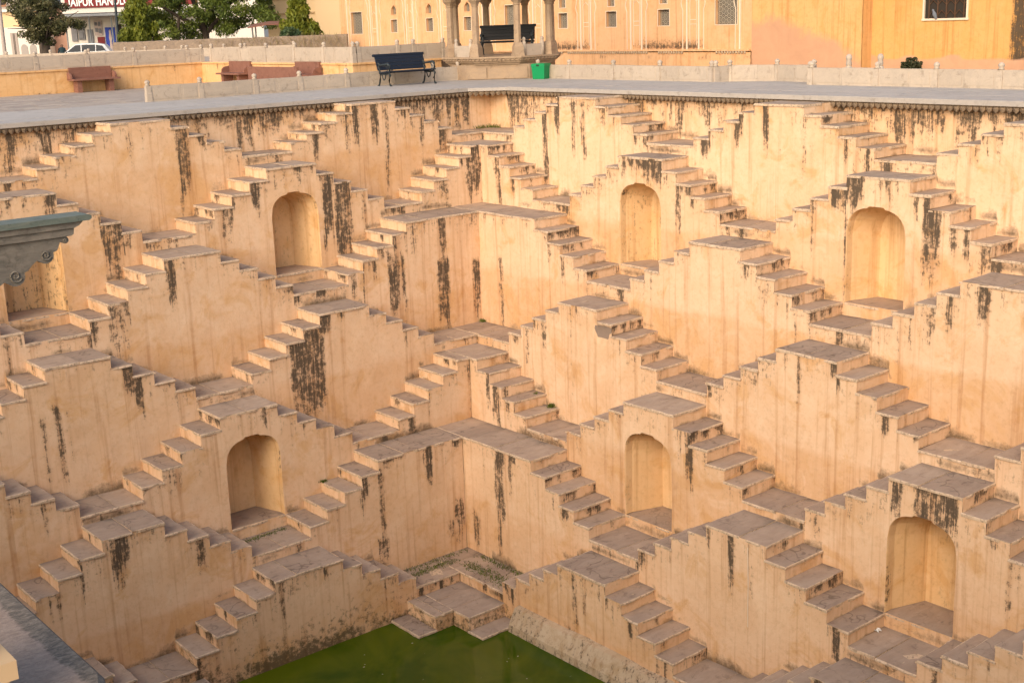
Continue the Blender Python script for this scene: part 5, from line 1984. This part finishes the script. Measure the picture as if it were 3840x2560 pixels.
for x in (-1.25, 1.25):
    for y in (-0.78, 0.78):
        mb = MB()
        mb.lathe([(0.31, -0.1), (0.31, 0.1)], 16)
        me = mb.mesh('wheel', [TYRE])
        me.transform(Matrix.Translation((x, y, 0.31)) @ Matrix.Rotation(R_(90), 4, 'X'))
        w = link('wheel', me, T)
        mb = MB()
        mb.lathe([(0.19, -0.115), (0.19, 0.115)], 12)
        me = mb.mesh('rim', [GREYM])
        me.transform(Matrix.Translation((x, y, 0.31)) @ Matrix.Rotation(R_(90), 4, 'X'))
        link('rim', me, w)
for y in (-0.55, 0.55):
    mb = MB()
    mb.box(-2.06, -1.95, y - 0.16, y + 0.16, 0.62, 0.74)
    mb.obj('headlight', [GLASS], T)

# person in dark clothes beside the car (only head and shoulders show)
def person(label, x, y, z, rot):
    pts = [(0, 0, 0.95), (0, 0, 1.15), (0, 0, 1.36), (0, 0, 1.47), (0, 0, 1.56), (0, 0.01, 1.68), (0.17, 0, 1.38), (0.24, 0.02, 1.12), (0.22, -0.08, 0.90), (-0.17, 0, 1.38), (-0.24, 0.02, 1.12), (-0.22, -0.08, 0.90),
           (0.09, 0, 0.88), (0.11, -0.01, 0.48), (0.11, 0.02, 0.08), (0.11, -0.12, 0.04), (-0.09, 0, 0.88), (-0.11, -0.01, 0.48), (-0.11, 0.02, 0.08), (-0.11, -0.12, 0.04)]
    rad = [0.15, 0.14, 0.16, 0.06, 0.085, 0.085, 0.065, 0.045, 0.035, 0.065, 0.045, 0.035, 0.09, 0.06, 0.045, 0.035, 0.09, 0.06, 0.045, 0.035]
    ed = [(0, 1), (1, 2), (2, 3), (3, 4), (4, 5), (2, 6), (6, 7), (7, 8), (2, 9), (9, 10), (10, 11), (0, 12), (12, 13), (13, 14), (14, 15), (0, 16), (16, 17), (17, 18), (18, 19)]
    me = bpy.data.meshes.new('person')
    me.from_pydata(pts, ed, [])
    o = bpy.data.objects.new('person', me)
    COL.objects.link(o)
    sk = o.modifiers.new('skin', 'SKIN')
    for v, r_ in zip(me.skin_vertices[0].data, rad):
        v.radius = (r_, r_ * 0.85)
    me.skin_vertices[0].data[0].use_root = True
    ss = o.modifiers.new('sub', 'SUBSURF')
    ss.levels = ss.render_levels = 1
    bpy.context.view_layer.update()
    dm = bpy.data.meshes.new_from_object(o.evaluated_get(bpy.context.evaluated_depsgraph_get()))
    bpy.data.objects.remove(o)
    cloth = flat_mat('dark_teal_cloth', (0.02, 0.045, 0.055), 0.8)
    skin = flat_mat('brown_skin', (0.16, 0.085, 0.055), 0.6)
    hair = flat_mat('black_hair', (0.012, 0.01, 0.01), 0.6)
    dm.materials.clear()
    for m_ in (cloth, skin, hair):
        dm.materials.append(m_)
    for pl in dm.polygons:
        c_ = pl.center
        pl.material_index = 2 if c_.z > 1.66 or (c_.z > 1.58 and c_.y > 0.02) else 1 if c_.z > 1.47 or c_.z < 0.12 else 0
        pl.use_smooth = True
    o = link('person', dm)
    o.location = (x, y, z)
    o.rotation_euler = (0, 0, rot)
    return tag(o, label, 'person')


person('person in dark clothes standing in the street left of the parked car', -8.38, -53.2, GROUND - 0.12, R_(160))

# ------------------------------------------------------------------ small things in the well
# white crumpled litter
mb = MB()
q_ = random.Random(5)
V = []
for i in range(5):
    for j in range(4):
        V.append((5.0 + i * 0.026 + q_.uniform(-.012, .012), 16.33 + j * 0.034 + q_.uniform(-.012, .012), -8.715 + q_.uniform(0, 0.045)))
mb.add(V, [(i * 4 + j, (i + 1) * 4 + j, (i + 1) * 4 + j + 1, i * 4 + j + 1) for i in range(4) for j in range(3)], 0)
tag(mb.obj('litter', [flat_mat('white_plastic', (0.75, 0.77, 0.75), 0.4, var=0.03)]), 'crumpled white litter lying on the landing below the lower right niche', 'litter')
# white paint drip
mb = MB()
pts = [(0, 0), (0.008, -0.3), (0.022, -0.7), (0.018, -1.1), (0.024, -1.55)]
V = []
for a_, z in pts:
    V += [M('R', 14.20 + a_ - 0.009, 5.913 + 0.022, -7.60 + z), M('R', 14.20 + a_ + 0.009, 5.913 + 0.022, -7.60 + z)]
mb.add(V, [(2 * i, 2 * i + 1, 2 * i + 3, 2 * i + 2) for i in range(len(pts) - 1)], 0)
tag(mb.obj('paint_drip', [WHITE]), 'thin white paint drip down a staircase wall low on the right', 'paint mark')
# grass in cracks
GRASS = leaf_mat('crack_grass', (0.05, 0.075, 0.012), (0.11, 0.14, 0.02), (0.24, 0.20, 0.08))
mb = MB()
q_ = random.Random(12)
def tufts(pts, n_, hmax, spread):
    for i in range(n_):
        t = q_.random() * (len(pts) - 1)
        i0 = min(int(t), len(pts) - 2)
        p_ = Vector(pts[i0]).lerp(Vector(pts[i0 + 1]), t - i0) + Vector((q_.gauss(0, spread), q_.gauss(0, spread), 0))
        h = q_.uniform(0.25, 1.0) * hmax
        d = Vector((q_.gauss(0, .35) * h, q_.gauss(0, .35) * h, h))
        s = Vector((q_.gauss(0, 1), q_.gauss(0, 1), 0)).normalized() * 0.011
        mb.add([p_ - s, p_ + s, p_ + d], [(0, 1, 2)], 0, False, tint=q_.random())
Z7 = ZT[7] - 5 * HR[7]
tufts([(8.1, 6.35, Z7), (7.3, 6.25, Z7), (6.55, 6.3, Z7)], 650, 0.045, 0.07)
tufts([(6.5, 6.6, Z7), (6.45, 7.2, Z7), (6.5, 7.9, Z7), (6.55, 8.4, Z7)], 800, 0.05, 0.10)
tufts([(6.0, 6.5, Z7), (6.0, 8.5, Z7)], 500, 0.05, 0.05)
tufts([(6.0, 6.0, Z7), (8.0, 6.0, Z7)], 300, 0.05, 0.05)
Z1 = ZT[1] - 5 * HR[1]
tufts([(0.12, 0.5, Z1), (0.1, 0.1, Z1), (0.6, 0.1, Z1)], 160, 0.13, 0.05)
tufts([(10.1, 5.05, ZT[6] - 5 * HR[6]), (11.2, 5.1, ZT[6] - 5 * HR[6])], 500, 0.03, 0.05)
tufts([(4.0, 4.0 + 1.9, ZT[5] - 4 * HR[5]), (4.05, 6.35, ZT[5] - 3 * HR[5])], 60, 0.09, 0.02)
tufts([(3.95, 6.75, ZT[5] - 4 * HR[5])] * 2, 160, 0.12, 0.04)
tufts([(2.96, 3.05, ZT[4] - 5 * HR[4])] * 2, 150, 0.10, 0.05)
tufts([(9.05, 4.95, ZT[6] - 2 * HR[6])] * 2, 120, 0.06, 0.04)
o = tag(mb.obj('crack_grass', [GRASS]), 'tufts of grass growing in cracks of the corner landings', 'grass')
o['kind'] = 'stuff'
# floating specks on the water
mb = MB()
q_ = random.Random(77)
for i in range(26):
    x, y = q_.uniform(7.4, 12.5), q_.uniform(7.4, 12.5)
    s, a_ = q_.uniform(0.012, 0.03), q_.uniform(0, 3.1)
    c_, n_s = math.cos(a_) * s, math.sin(a_) * s
    mb.add([(x - c_, y - n_s, WATER + 0.004), (x + n_s * 0.5, y - c_ * 0.5, WATER + 0.004), (x + c_, y + n_s, WATER + 0.004), (x - n_s * 0.5, y + c_ * 0.5, WATER + 0.004)], [(0, 1, 2, 3)], 0)
o = tag(mb.obj('floating_leaves', [flat_mat('pale_leaf', (0.42, 0.40, 0.26), 0.7)]), 'scattered pale leaf specks floating on the green water', 'leaves')
o['kind'] = 'stuff'
